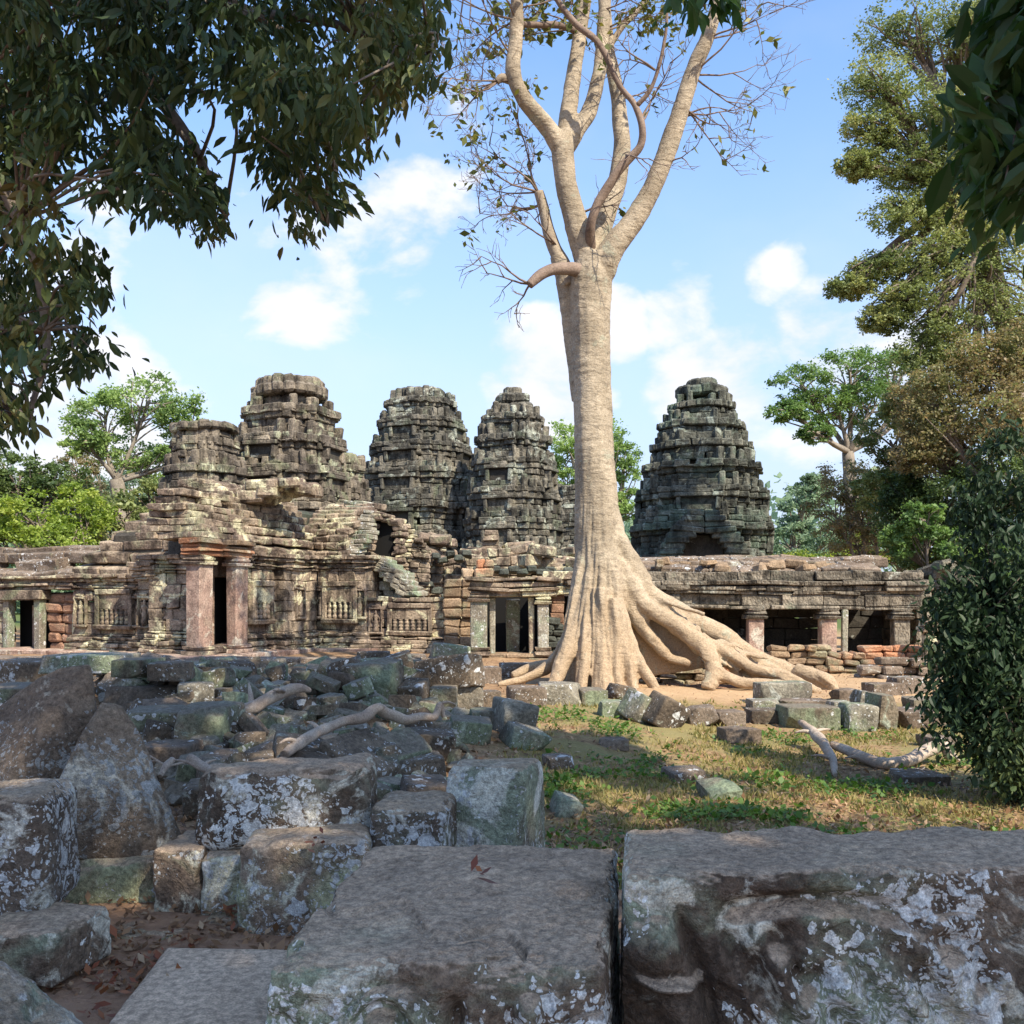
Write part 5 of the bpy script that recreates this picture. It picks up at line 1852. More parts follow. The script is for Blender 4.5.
tree('spreading_tree', 'tall spreading light green tree with pale limbs, behind the far left broken tower', (-15.6, 40, 0),
     [(105, 415, 40, 40, 26), (150, 400, 40, 45, 26), (185, 425, 41, 30, 28), (135, 455, 41, 45, 20), (175, 465, 40, 30, 20), (85, 440, 39, 24, 18)], .26, 'leaf_pale', 101, 34, 34, .24, 'bark_pale',
     trunk=[(121, 520, 40, 8), (117, 480, 40, 7)], cr=.24, twig_r=.035)
tree('leafy_tree', 'bright yellow-green leafy tree over the low roof at far left', (-13.2, 30, 0),
     [(30, 520, 30, 45, 30), (80, 510, 31, 35, 25), (-20, 530, 30, 40, 35), (50, 545, 30, 50, 22)], .15, 'leaf_bright', 102, 46, 60, .15)
tree('leafy_tree', 'dark green leafy tree behind the bright tree at far left', (-17.5, 36, 0),
     [(20, 475, 36, 35, 25), (60, 485, 36, 35, 25), (-20, 470, 36, 40, 30), (40, 500, 37, 60, 25)], .18, 'leaf_dark', 103, 40, 55, .2)
tree('leafy_tree', 'small rust-brown tree between the dark tree and the spreading tree at left', (-16.5, 44, 0),
     [(75, 470, 44, 24, 20), (95, 500, 44, 28, 26), (80, 530, 43, 30, 25)], .2, 'leaf_rust', 104, 26, 40, .15)
tree('leafy_tree', 'yellow-green tree leaning against the roof of the left pavilion', (-11.6, 33, 0),
     [(120, 515, 33, 34, 22), (150, 500, 34, 26, 20), (110, 540, 33, 40, 22), (145, 530, 33, 25, 20)], .16, 'leaf_olive', 105, 40, 50, .15)
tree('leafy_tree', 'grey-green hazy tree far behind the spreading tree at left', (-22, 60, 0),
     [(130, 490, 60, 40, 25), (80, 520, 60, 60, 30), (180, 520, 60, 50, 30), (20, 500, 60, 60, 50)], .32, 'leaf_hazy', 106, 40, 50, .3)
tree('leafy_tree', 'slim green tree peeping out between the pointed tower and the giant trunk', (5.6, 70, 0),
     [(600, 440, 70, 36, 26), (570, 450, 70, 28, 28), (625, 465, 70, 20, 22), (628, 505, 70, 14, 20), (560, 480, 70, 22, 16)], .36, 'leaf_pale', 107, 30, 40, .35, 'bark_pale', twig_r=.05)
# right side
tree('spreading_tree', 'tall broad-crowned green tree rising behind the gallery on the right', (14.3, 42, 0),
     [(800, 385, 42, 34, 22), (850, 372, 42, 45, 26), (895, 372, 43, 36, 22), (870, 405, 42, 40, 22), (790, 410, 41, 24, 12), (920, 400, 43, 30, 24), (835, 405, 42, 32, 20), (815, 432, 41, 18, 10)],
     .22, 'leaf_mid', 108, 36, 36, .28, 'bark_pale', trunk=[(858, 560, 42, 8), (852, 500, 42, 7), (848, 452, 42, 6)], twig_r=.035)
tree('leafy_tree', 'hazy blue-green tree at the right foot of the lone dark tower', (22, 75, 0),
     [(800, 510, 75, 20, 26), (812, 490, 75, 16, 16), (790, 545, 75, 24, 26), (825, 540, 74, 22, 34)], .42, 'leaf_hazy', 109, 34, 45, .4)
tree('rust_leaved_tree', 'thin rust-brown tree with a pale trunk standing above the gallery roof', (11.4, 33, 0),
     [(850, 480, 33, 36, 22), (835, 515, 33, 32, 24), (870, 520, 33, 34, 26), (855, 545, 33, 38, 18), (890, 490, 34, 28, 22)], .11, 'leaf_rust', 110, 44, 46, .16, 'bark_pale', twig_r=.018)
tree('leafy_tree', 'low yellow-green undergrowth tree right behind the gallery roof', (15.5, 40, 0),
     [(885, 545, 40, 40, 20), (930, 540, 40, 40, 26), (850, 562, 40, 30, 14), (800, 565, 44, 36, 14)], .2, 'leaf_bright', 111, 40, 50, .15)
tree('rust_leaved_tree', 'large rusty-leaved tree filling the upper right behind the dark bush', (15, 27, 0),
     [(930, 400, 27, 40, 34), (985, 370, 27, 50, 36), (960, 440, 27, 50, 34), (1010, 420, 26, 40, 40), (915, 450, 27, 26, 28), (1030, 350, 27, 40, 40)], .12, 'leaf_rust', 112, 170, 24, .25, twig_r=.02, cr=.17, hollow=.25)
tree('leafy_tree', 'dark green tree of middle height between the gallery and the dark bush', (11.2, 24.5 + 4, 0),
     [(915, 515, 28, 40, 30), (955, 500, 27, 45, 36), (935, 550, 27, 42, 26), (985, 540, 27, 50, 40), (905, 490, 28, 28, 22), (1015, 490, 26, 40, 50)], .12, 'leaf_dark', 113, 75, 60, .2, twig_r=.02)
tree('leafy_tree', 'fresh green leafy tree low beside the crumbling wall end on the right', (11.0, 26.2, 0),
     [(925, 520, 25.5, 22, 20), (965, 545, 25.5, 30, 24), (900, 540, 26, 20, 18), (1000, 560, 25.5, 30, 26)], .13, 'leaf_mid', 114, 40, 45, .12, twig_r=.018)
tree('leafy_tree', 'loose olive-green tree closing the gap between the broad-crowned tree and the dark bush', (14.2, 31, 0),
     [(890, 440, 31, 36, 28), (925, 470, 31, 40, 30), (880, 490, 31, 28, 24), (950, 430, 31, 36, 26), (905, 405, 31, 24, 16), (965, 490, 31, 36, 36)], .15, 'leaf_olive', 117, 50, 45, .2, twig_r=.02)
tree('tall_tree', 'very tall olive-green tree climbing out of the picture at upper right', (15.5, 29, 0),
     [(905, 30, 29, 50, 34), (960, 40, 29, 50, 40), (880, 85, 28, 44, 28), (935, 110, 28, 50, 34), (870, 130, 28, 32, 24), (910, 165, 28, 44, 26), (860, 165, 28, 24, 14), (905, 215, 28, 40, 22),
      (950, 190, 28, 44, 40), (1000, 120, 28, 50, 60), (935, 262, 28, 50, 26), (880, 268, 28, 34, 16), (850, 288, 28, 26, 12), (905, 300, 28, 44, 18), (985, 290, 28, 56, 44), (940, 330, 28, 40, 26), (1010, 220, 28, 50, 50), (985, 20, 28, 40, 40), (1020, 330, 28, 40, 36), (925, 360, 28, 40, 24), (975, 365, 28, 50, 34), (885, 320, 28, 26, 14), (955, 140, 28, 40, 40), (975, 235, 28, 50, 36)],
     .115, 'leaf_olive', 115, 170, 17, .30, 'bark', cr=.17, trunk=[(1035, 560, 29, 11), (1005, 330, 29, 9), (975, 180, 29, 7)], twig_r=.018, hollow=.15, limbs_n=5)
BUSH = [(1000, 500, 9.2, 34, 42), (1018, 560, 9.0, 46, 50), (985, 612, 8.9, 40, 34), (965, 655, 8.9, 32, 36), (1005, 665, 8.8, 46, 50), (990, 712, 8.8, 42, 40), (1008, 752, 8.7, 30, 34), (1050, 620, 9, 60, 90),
        (1045, 730, 8.8, 60, 70), (962, 602, 9.1, 28, 16), (1005, 455, 9.4, 24, 22), (975, 520, 9.2, 16, 22), (945, 690, 8.9, 14, 18)]
# far wood closing the horizon
rgn = np.random.default_rng(55)
pts = []
for i in range(900):
    x = rgn.uniform(-150, 150)
    y = rgn.uniform(95, 125)
    h = rgn.uniform(4, 9) + 2.5 * math.sin(x * .07) + 2
    pts.append(np.array([x, y, 0]) + rgn.normal(size=(70, 3)) * [3.0, 2, 1.2] + [0, 0, h * rgn.uniform(.1, 1)])
pts = np.concatenate(pts)
V, Q, rn = leaf_geo(pts, .95, 9, aspect=.7)
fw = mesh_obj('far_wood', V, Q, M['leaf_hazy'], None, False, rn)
fw['kind'] = 'stuff'
tag(fw, 'distant belt of forest closing the view behind the temple', 'forest')

# ------------------------------------------------------------------ near stones
GN = 'large fallen blocks in the foreground'


def corner_block(name, corners, n, mat, label, cat='stone block', group=GN, amp=.02, freq=2.5, seed=1, rnd_=.10, cuts=2, kmin=.75, carve=None, res=None):
    """corners: 8 points: front-bottom-left, fbr, ftr, ftl, back-bottom-left, bbr, btr, btl -> weathered block"""
    c = np.array([list(q) for q in corners])
    base = np.array([c[:, 0].mean(), c[:, 1].mean(), c[:, 2].min()])
    dims = np.array([np.linalg.norm(c[1] - c[0]), np.linalg.norm(c[4] - c[0]), np.linalg.norm(c[3] - c[0])]) / 2
    Pu, Q = rock_data(*dims, n=n, seed=seed, rnd_=rnd_, cuts=cuts, amp=0, kmin=kmin)
    u = (Pu / dims + 1) / 2
    ux, uy, uz = u[:, 0:1], u[:, 1:2], u[:, 2:3]
    V = ((1 - uy) * ((1 - uz) * ((1 - ux) * c[0] + ux * c[1]) + uz * ((1 - ux) * c[3] + ux * c[2])) +
         uy * ((1 - uz) * ((1 - ux) * c[4] + ux * c[5]) + uz * ((1 - ux) * c[7] + ux * c[6])))
    nr = (Pu / dims)
    nr = nr / np.linalg.norm(nr, axis=1, keepdims=True)
    q = V * freq + seed
    a = amp * (1.3 * fbm(q, seed, 6, .55) + .8 * (1 - 2 * np.abs(fbm(q * .6 + 3, seed + 3, 4))) - .4)
    edge = np.sort(np.abs(Pu / dims), axis=1)[:, 1]          # chipped arrises
    ch = np.clip(fbm(V * 9 + seed, seed + 2, 4) + .05, 0, 1) * sstep(.72, .98, edge)
    pit = np.clip(np.abs(fbm(V * 16, seed + 8, 3)) * 2, 0, 1)
    a = a - ch * .05 + (pit - .5) * min(.007, amp * .3)
    V = V + nr * a[:, None]
    if carve is not None:
        V = V + carve(u, V)
    o = mesh_obj(name, V - base, Q, mat, None, True)
    o.location = base
    return tag(o, label, cat, group) if label else o


def box_px(x0, x1, y0, y1, Y, d, yaw=0.0, slope=0.0):
    """8 corners of a block whose front face spans these photo pixels at distance Y"""
    a, b = W(x0, y1, Y), W(x1, y1, Y)
    top = W(x0, y0, Y).z
    top2 = top + slope
    v = Vector((-math.sin(yaw), math.cos(yaw), 0)) * d
    du = Vector((math.cos(yaw), math.sin(yaw), 0)) * (b.x - a.x)
    b = a + du
    f = [a, b, Vector((b.x, b.y, top2)), Vector((a.x, a.y, top))]
    return f + [p + v for p in f]


def bumpf(x, y, cx, cy, r, h):
    d = np.sqrt(((x - cx)) ** 2 + ((y - cy)) ** 2) / r
    return h * np.clip(1 - d * d, 0, 1)


def scroll(x, z, cx, cz, r, h):
    """a raised spiral volute"""
    dx, dz = x - cx, z - cz
    d = np.hypot(dx, dz)
    a = np.arctan2(dz, dx)
    ph = d / r * 2.2 * math.pi - a
    return h * (np.cos(ph) * .5 + .5) * (d < r * 1.25) * np.clip(1.3 - d / r, 0, 1) ** .5 * 1.2


# right-hand carved block, chest of the foreground
def carve_right(u, V):
    m = (sstep(.10, .02, u[:, 1]) * sstep(.96, .86, u[:, 2]))
    x, z = V[:, 0], V[:, 2]
    # kneeling figure in relief at the left end, ledge, flowing folds and a broken rebate under the top
    h = bumpf(x, z, .46, .50, .10, .05) + bumpf(x, z, .50, .30, .12, .05)
    h += .045 * sstep(.025, .0, np.abs(z - .385 + .05 * (x - .5))) * (x > .38) * (x < .62)
    h -= .06 * sstep(.05, .0, np.abs(x - (.64 - .35 * (z - .3)))) * sstep(.66, .5, z) * (z > .02)
    h += scroll(x, z, .92, .42, .16, .035) + scroll(x, z, 1.45, .40, .15, .03)
    fold = .022 * np.sin((x * 1.1 + z * .9) * 34 + 4 * fbm(V * 2, 3, 3)) * sstep(.60, .45, z) * (x > .66) * sstep(1.7, 1.5, x)
    h += fold
    h -= .055 * sstep(.06, .0, np.abs(z - (.585 - .05 * np.sin(x * 5)))) * sstep(.62, .72, x) * sstep(1.35, 1.2, x)
    h += .03 * fbm(V * 6, 17, 4)
    out = np.zeros_like(V)
    out[:, 1] = -h * m * 1.15
    return out


def yt(px, py, z):
    """world point on the pixel ray at height z"""
    Y = (EYE - z) / ((py - HORIZON) / F)
    return Vector(((px - 512) / F * Y, Y, z))


ft, bt = .715, .745
cR = [Vector((.345, 3.13, .0)), Vector((2.05, 3.25, .0)), Vector((2.05, 3.30, .72)), Vector((.35, 3.17, .73)),
      Vector((.41, 3.85, .0)), Vector((2.15, 3.95, .0)), Vector((2.15, 3.80, .735)), Vector((.43, 3.80, .745))]
corner_block('carved_block', cR, 210, M['near'], 'huge carved lichen-spotted block at bottom right with a small relief figure at its left end', amp=.026, seed=5, carve=carve_right, rnd_=.05, cuts=1)


def carve_left(u, V):
    m = (sstep(.12, .02, u[:, 1]) * sstep(.98, .88, u[:, 2]))
    x, z = V[:, 0], V[:, 2]
    h = scroll(x, z, -.36, .36, .10, .06) + scroll(x, z, -.60, .20, .12, .05) + bumpf(x, z, .05, .40, .05, .06) + bumpf(x, z, .04, .24, .07, .05)
    h += scroll(x, z, .24, .24, .12, .05) - .07 * sstep(.04, 0, np.abs(x + .16)) * sstep(.45, .38, z) + bumpf(x, z, -.1, .2, .1, .05)
    h += .05 * fbm(V * 6, 23, 4)
    out = np.zeros_like(V)
    out[:, 1] = -h * m * 1.15
    # erosion crease crossing the top
    tm = sstep(.9, .98, u[:, 2])
    ln = (u[:, 0] - .25) * .5 + (u[:, 1] - .35)
    out[:, 2] -= tm * .02 * sstep(.05, .0, np.abs(ln + .08 * np.sin(u[:, 0] * 17))) * (u[:, 0] < .75)
    return out


cL = [Vector((-.74, 2.86, -.02)), Vector((.27, 2.90, -.02)), Vector((.285, 2.95, .52)), Vector((-.70, 2.86, .55)),
      Vector((-.60, 3.95, .0)), Vector((.40, 3.80, .0)), Vector((.40, 3.86, .655)), Vector((-.56, 4.0, .615))]
corner_block('carved_block', cL, 190, M['near'], 'big tilted block at bottom centre, smooth brown top and carved scrolls under white lichen', amp=.028, seed=8, carve=carve_left, rnd_=.06, cuts=2, kmin=.84)

# row of squared wall stones
Yw = 4.95
corner_block('squared_block', box_px(62, 156, 862, 934, 5.15, .55, R(3)), 50, M['near_green'], 'low squared stone below the leaning boulder, leftmost of the squared row', seed=11, amp=.018)
corner_block('squared_block', box_px(152, 200, 850, 936, 5.0, .5, R(-2)), 46, M['near_green'], 'narrow green-faced squared stone left of the one with a hole', seed=12, amp=.016)
corner_block('squared_block', box_px(199, 254, 856, 932, 4.97, .5, R(1)), 46, M['near_green'], 'squared stone with a small drilled hole, above the red leaf scrap', seed=13, amp=.014)
corner_block('squared_block', box_px(236, 366, 845, 950, 4.72, .55, R(4)), 70, M['near_green'], 'tall pale-green lichened squared stone left of the big tilted block', seed=14, amp=.018)
corner_block('squared_block', box_px(200, 236, 930, 950, 4.75, .3, R(4)), 20, M['near_green'], 'small foot stone wedged under the squared stone with the hole', seed=15, amp=.01)
corner_block('long_boulder', box_px(198, 371, 778, 850, 5.05, .6, R(5), slope=.03), 70, M['near'], 'long rounded boulder lying on the squared stones', seed=16, amp=.05, rnd_=.24, cuts=4, kmin=.72)
corner_block('squared_block', box_px(367, 446, 808, 866, 5.0, .5, R(-6)), 50, M['near_lichen'], 'small white-lichened stone between the long boulder and the upright cube', seed=17, amp=.025, rnd_=.16, cuts=3)
# upright cube
a = W(443, 858, 5.3)
cube = [Vector((-.37, 5.35, .18)), Vector((.07, 5.25, .14)), Vector((.07, 5.25, .72)), Vector((-.35, 5.35, .70)),
        Vector((-.36, 5.95, .18)), Vector((.20, 5.80, .14)), Vector((.195, 5.80, .70)), Vector((-.33, 5.95, .66))]
cube = [Vector((q.x, q.y, q.z - .0 if i in (2, 3, 6, 7) else -.05)) for i, q in enumerate(cube)]
corner_block('upright_block', cube, 80, M['near_lichen'], 'upright grey lichen-covered cube of stone at the edge of the grass', seed=18, amp=.018)
# leaning boulder
Yb = 5.75


def bp_(px, py, Y=Yb):
    return tuple(W(px, py, Y))


bA = [bp_(-60, 745), bp_(0, 722), bp_(21, 708), bp_(40, 686), bp_(60, 668), bp_(90, 664), bp_(92, 700), bp_(92, 790), bp_(110, 860, 5.6), bp_(60, 862, 5.5), bp_(-70, 862, 5.5),
      bp_(-40, 760, 6.4), bp_(60, 700, 6.3), bp_(84, 690, 6.2), bp_(110, 850, 6.6), bp_(-60, 860, 6.6), bp_(0, 800, 5.35)]
bB = [bp_(80, 735, 5.25), bp_(100, 703, 5.45), bp_(122, 705, 5.5), bp_(138, 730, 5.5), bp_(152, 778, 5.55), bp_(172, 818, 5.45), bp_(188, 846, 5.4), bp_(168, 860, 5.35), bp_(66, 861, 5.2), bp_(48, 800, 5.2),
      bp_(116, 712, 6.1), bp_(150, 790, 6.2), bp_(180, 850, 6.2), bp_(60, 860, 6.4)]
o = hull_rock('leaning_boulder', [bA, bB], M['boulder'], voxel=.022, amp=.04, freq=1.8, seed=4, sm=2)
tag(o, 'great twin-peaked leaning boulder speckled with pale lichen at left', 'boulder', GN)
# left edge pieces
corner_block('squared_block', box_px(-120, 36, 802, 930, 4.2, .55, R(8)), 80, M['near_lichen'], 'white and green lichened block cut by the left edge of the picture', seed=21, amp=.025, rnd_=.14, cuts=3, kmin=.8)
c5 = [yt(-10, 960, .12), yt(88, 985, -.02), Vector((-1.62, 3.85, .26)), Vector((-2.1, 3.75, .30)), Vector((-2.2, 4.5, -.02)), Vector((-1.75, 4.6, -.02)), Vector((-1.78, 4.45, .30)), Vector((-2.15, 4.4, .32))]
corner_block('fallen_block', box_px(-40, 62, 930, 985, 4.05, .42, R(-10)), 56, M['near'], 'brown-topped stone lying low left of the reddish earth', seed=22, amp=.022, rnd_=.14, cuts=3)
c6 = [Vector((-2.1, 2.9, -.05)), Vector((-1.20, 2.95, -.05)), Vector((-1.45, 3.0, .22)), Vector((-2.1, 2.95, .58)),
      Vector((-2.2, 3.7, -.05)), Vector((-1.35, 3.6, -.05)), Vector((-1.62, 3.5, .22)), Vector((-2.1, 3.5, .60))]
corner_block('fallen_block', c6, 80, M['near_lichen'], 'sloping grey stone filling the bottom left corner', seed=23, amp=.03, rnd_=.18, cuts=3)
# path slab
sl = [yt(100, 1040, .05), yt(262, 1045, .05), yt(262, 1040, .09), yt(100, 1035, .09), yt(168, 948, -.04), yt(290, 950, -.04), yt(290, 950, .09), yt(168, 948, .09)]
corner_block('paving_slab', sl, 60, M['slab'], 'smooth flat pinkish-grey paving slab at the bottom left of centre', 'paving slab', None, seed=25, amp=.008, rnd_=.25, cuts=0)
corner_block('paving_slab', box_px(104, 175, 936, 948, 4.65, .4, R(-6)), 30, M['near_green'], 'small brown slab lying under the leftmost squared stone', 'paving slab', None, seed=26, amp=.01)

# ------------------------------------------------------------------ middle-distance stones placed one by one
GM = 'fallen stones around the ruins'


def S(x0, x1, y0, y1, Y, d, mat, label, yaw=0.0, tilt=0.0, roll=0.0, seed=None, name='fallen_block', cuts=4, rd=.08, amp=None, group=GM, cat='stone block'):
    if y1 > 676:
        Yg = Y
        for _ in range(8):
            Yg = .5 * Yg + .5 * (EYE - tz((x0 + x1 - 1024) / 2000 * Yg, Yg)) / ((y1 - HORIZON) / F)
        if .78 < Yg / Y < 1.28:
            Y = Yg
            y1 += .12 * (y1 - y0)
    a, b = W(x0, y1, Y), W(x1, y0, Y)
    hx, hz = (b.x - a.x) / 2, (b.z - a.z) / 2
    seed = seed if seed is not None else int(x0 * 7 + y0)
    n = int(min(46, max(8, (x1 - x0) / 3)))
    am = amp if amp is not None else min(.06, .10 * min(hx, hz, d / 2))
    o = rock(name, ((a.x + b.x) / 2, Y + d / 2, (a.z + b.z) / 2), (hx, d / 2, hz), (tilt, roll, yaw), n, seed, M[mat], rnd_=rd, cuts=cuts, amp=am, freq=2.6)
    return tag(o, label, cat, group)


for a in [
    # stacked blocks right of the boulder
    (118, 178, 712, 750, 9.0, .6, 'rub_green', 'flat-faced green block in the stack right of the leaning boulder', .1),
    (174, 224, 708, 752, 9.1, .7, 'rub_green', 'rounded green block at the right end of the stack by the boulder', -.1),
    (130, 184, 748, 778, 8.7, .6, 'rub_brown', 'brown block at the foot of the stack by the boulder', .05),
    (178, 216, 748, 766, 8.9, .6, 'rub_dark', 'small dark wedge at the foot of the stack by the boulder', 0),
    (100, 178, 688, 714, 9.4, .7, 'rub_dark', 'long dark beam lying across the stack right of the boulder', .05),
    (170, 206, 684, 716, 9.5, .6, 'rub_pale', 'pale split stone at the right end of the dark beam', .3),
    (104, 150, 674, 692, 10.2, .6, 'rub_dark', 'dark slab at the very top of the stack behind the boulder', .1),
    (112, 146, 660, 678, 11.4, .6, 'rub_green', 'upper left mossy block of the stack behind the boulder', -.1),
    (144, 182, 664, 682, 11.2, .6, 'rub_dark', 'upper right dark block of the stack behind the boulder', .1),
    # slanting blocks in the middle
    (322, 392, 752, 790, 7.2, .6, 'rub_dark', 'slanting dark block leaning right above the long boulder', -.5, .1, .45),
    (374, 416, 742, 778, 7.6, .5, 'rub_green', 'dark green block wedged under the zigzag root', -.6, .1, .5),
    (262, 334, 752, 792, 7.4, .8, 'rub_dark', 'dark rounded block behind the long boulder', .3, .1, .2),
    (228, 268, 760, 790, 7.0, .6, 'rub_dark', 'small dark block touching the back of the long boulder', .2, 0, -.2),
    (184, 236, 770, 800, 6.7, .7, 'rub_brown', 'smooth brown slab in the hollow between boulder and long boulder', .5, .25, .1),
    (176, 212, 790, 820, 6.2, .5, 'rub_dark', 'dark stone in the gap beside the right foot of the leaning boulder', .2),
    (398, 444, 786, 812, 6.6, .6, 'rub_brown', 'brown stone left of the upright cube', .2, 0, .1),
    (388, 440, 760, 786, 8.0, .6, 'rub_dark', 'dark slab among dry leaves behind the upright cube', .2, 0, -.1),
    (405, 452, 735, 760, 9.2, .6, 'rub_dark', 'dark stone at the right edge of the rubble, near the end of the zigzag root', .1, 0, .1),
    (448, 490, 722, 744, 10.2, .6, 'rub_green', 'green stone where the rubble meets the grass', .1, 0, .1),
    # right margin of the rubble, toward the tree
    (428, 462, 664, 692, 14.6, .5, 'rub_dark', 'grey upright lump standing above the pale green cube', .2, 0, .1),
    (452, 482, 686, 712, 13.2, .5, 'rub_pale', 'pale green squared cube at the upper right end of the rubble', .1),
    (430, 456, 688, 712, 13.2, .5, 'rub_green', 'mossy cube left of the pale green cube', .0),
    (478, 498, 692, 710, 13.2, .5, 'rub_dark', 'small dark cube right of the pale green cube', .2),
    (470, 500, 712, 728, 12.2, .5, 'rub_pale', 'flat pale stone below the small dark cube', .1),
    (496, 530, 704, 736, 12.0, .6, 'rub_pale', 'lichened grey stump of rock on the grass bank', .3, 0, .2),
    (505, 545, 730, 750, 11.0, .5, 'rub_pale', 'low pale slab half buried in the grass bank', .3, .1, .3),
    # rocks embedded at the foot of the giant tree
    (508, 545, 688, 706, 15.6, .5, 'rub_brown', 'brown stone at the left foot of the giant tree', .1),
    (540, 582, 685, 706, 15.8, .6, 'rub_pale', 'mossy grey slab set before the giant tree roots', .0),
    (578, 606, 690, 706, 15.7, .5, 'rub_green', 'weedy stone directly in front of the giant trunk', .2),
    (610, 634, 686, 700, 15.6, .4, 'rub_dark', 'dark angular stone before the middle roots', .3, 0, .2),
    (628, 662, 698, 724, 14.2, .5, 'rub_pale', 'pale angular rock on top of the grass bank', .5, .2, .5),
    (652, 684, 700, 728, 14.0, .5, 'rub_dark', 'grey leaning slab beside the pale angular rock', .3, .1, .5),
    (600, 626, 702, 718, 14.6, .4, 'rub_pale', 'small grey stone at the lip of the grass bank', .1),
    (688, 718, 708, 726, 14.4, .4, 'rub_brown', 'reddish brown stone left of the sandy path mouth', .1, 0, -.1),
    (716, 745, 712, 728, 14.3, .4, 'rub_brown', 'low tan stone in the middle of the sandy path mouth', .2),
    # block group right of the path
    (760, 812, 683, 704, 14.6, .5, 'rub_pale', 'upper long block of the pile right of the sandy path', .02),
    (753, 782, 701, 712, 14.2, .5, 'rub_pale', 'thin slab under the left end of the upper long block', .0),
    (782, 832, 701, 711, 14.3, .5, 'rub_brown', 'thin brown slab under the right end of the upper long block', .0),
    (788, 840, 708, 730, 13.9, .6, 'rub_green', 'large pale green block at the bottom of the pile', .05),
    (752, 790, 711, 724, 14.1, .5, 'rub_dark', 'dark squat block at the left bottom of the pile', .0),
    (832, 850, 702, 716, 14.2, .4, 'rub_pale', 'pale stub between the pile and the two uprights', .1),
    (848, 878, 706, 732, 13.7, .45, 'rub_pale', 'broken block leaning left in front of the two uprights', .1, 0, .1),
    (858, 876, 692, 712, 13.9, .4, 'rub_pale', 'small upright stone balanced behind the leaning block', .1, 0, .2),
    (878, 898, 696, 730, 13.8, .5, 'rub_green', 'narrow upright stone at the right end of the pile', .1, 0, .1),
    (914, 950, 700, 714, 14.4, .6, 'rub_green', 'flat green stone by the dark bush, the upper one', .0),
    (898, 962, 712, 728, 13.6, .7, 'rub_brown', 'long brown kerb stone by the dark bush, the lower one', .0),
    (836, 862, 690, 702, 16.0, .4, 'rub_brown', 'brown stone beyond the tip of the longest root', .2),
    (870, 905, 684, 696, 17.0, .4, 'rub_brown', 'rounded brown stone on the path before the dark bush', .2),
    (895, 930, 678, 694, 18.0, .5, 'rub_brown', 'reddish block under the loose course near the bush', .1),
    # stones in the grass
    (555, 578, 800, 818, 7.4, .25, 'rub_pale', 'small pale stone in the shaded grass right of the cube', .3, .2, .3),
    (706, 740, 788, 800, 8.1, .35, 'rub_pale', 'flat pale stone in the open grass', .2, .2, -.1),
    (902, 950, 777, 786, 8.6, .5, 'rub_dark', 'flat grey slab sunk in the grass below the long fallen root', .1, 0, 0),
    (668, 706, 772, 784, 9.0, .3, 'rub_brown', 'brown sunken stone in the middle of the grass', .3, .1, 0),
    (545, 572, 758, 770, 9.2, .3, 'rub_brown', 'brown pebble stone at the left of the grass', .2),
    (725, 760, 730, 745, 11.5, .4, 'rub_brown', 'orange-brown stone patch in the upper grass', .2),
    (600, 628, 740, 750, 11.0, .3, 'rub_brown', 'low brown stone in the upper grass below the tree', .1),
    (930, 960, 738, 748, 12.0, .4, 'rub_brown', 'brown stone just left of the bush in the grass', .1),
    # in front of small doorway
    (355, 388, 652, 674, 20.0, .6, 'rub_dark', 'dark stone before the false-window wall', .1),
    (428, 466, 645, 668, 21.5, .7, 'rub_pale', 'big pale lump of stone before the small doorway', .3, 0, .1),
    (388, 424, 655, 672, 20.5, .6, 'rub_brown', 'brown block on the terrace before the false-window wall', .1),
    (500, 540, 664, 678, 19.5, .6, 'rub_brown', 'rounded tan stone under the left roots of the giant tree', .1),
    (462, 500, 668, 684, 18.5, .6, 'rub_brown', 'brown slab between the small doorway and the rubble', .1),
    (36, 118, 656, 674, 12.6, .8, 'rub_pale', 'sunlit flat capping slab just behind the peak of the leaning boulder', .0),
    (-20, 40, 662, 690, 12.8, .9, 'rub_dark', 'dark moulded block behind the leaning boulder at the left edge', .0),
    (-30, 60, 688, 712, 11.0, .9, 'rub_green', 'green block at the left edge behind the leaning boulder', .0),
]:
    S(*a[:8], *(a[8:] if len(a) > 8 else ()))

# ------------------------------------------------------------------ the heap of fallen blocks
anchors = [(230, 700, 'by the straight pale root'), (300, 688, 'behind the straight pale root'), (290, 740, 'at the low end of the zigzag root'), (350, 715, 'along the zigzag root'),
           (430, 705, 'by the high end of the zigzag root'), (160, 670, 'above the stack behind the boulder'), (330, 664, 'below the false-window wall'), (235, 662, 'below the pink porch'),
           (400, 668, 'below the low baluster wall'), (300, 720, 'in the gap between the two roots'), (250, 770, 'behind the long boulder'), (390, 760, 'left of the upright cube'), (440, 690, 'next to the pale green cube'),
           (190, 690, 'right of the dark beam'), (60, 670, 'behind the leaning boulder'), (270, 700, 'just right of the straight root tip')]
rg = random.Random(77)
cand = []
pts_ = []
ROOTPX = [(205, 716), (225, 712), (252, 707), (268, 698), (285, 692), (305, 690), (284, 752), (296, 742), (310, 736), (325, 730), (348, 723), (366, 718), (377, 708), (395, 716), (415, 718), (436, 714)]
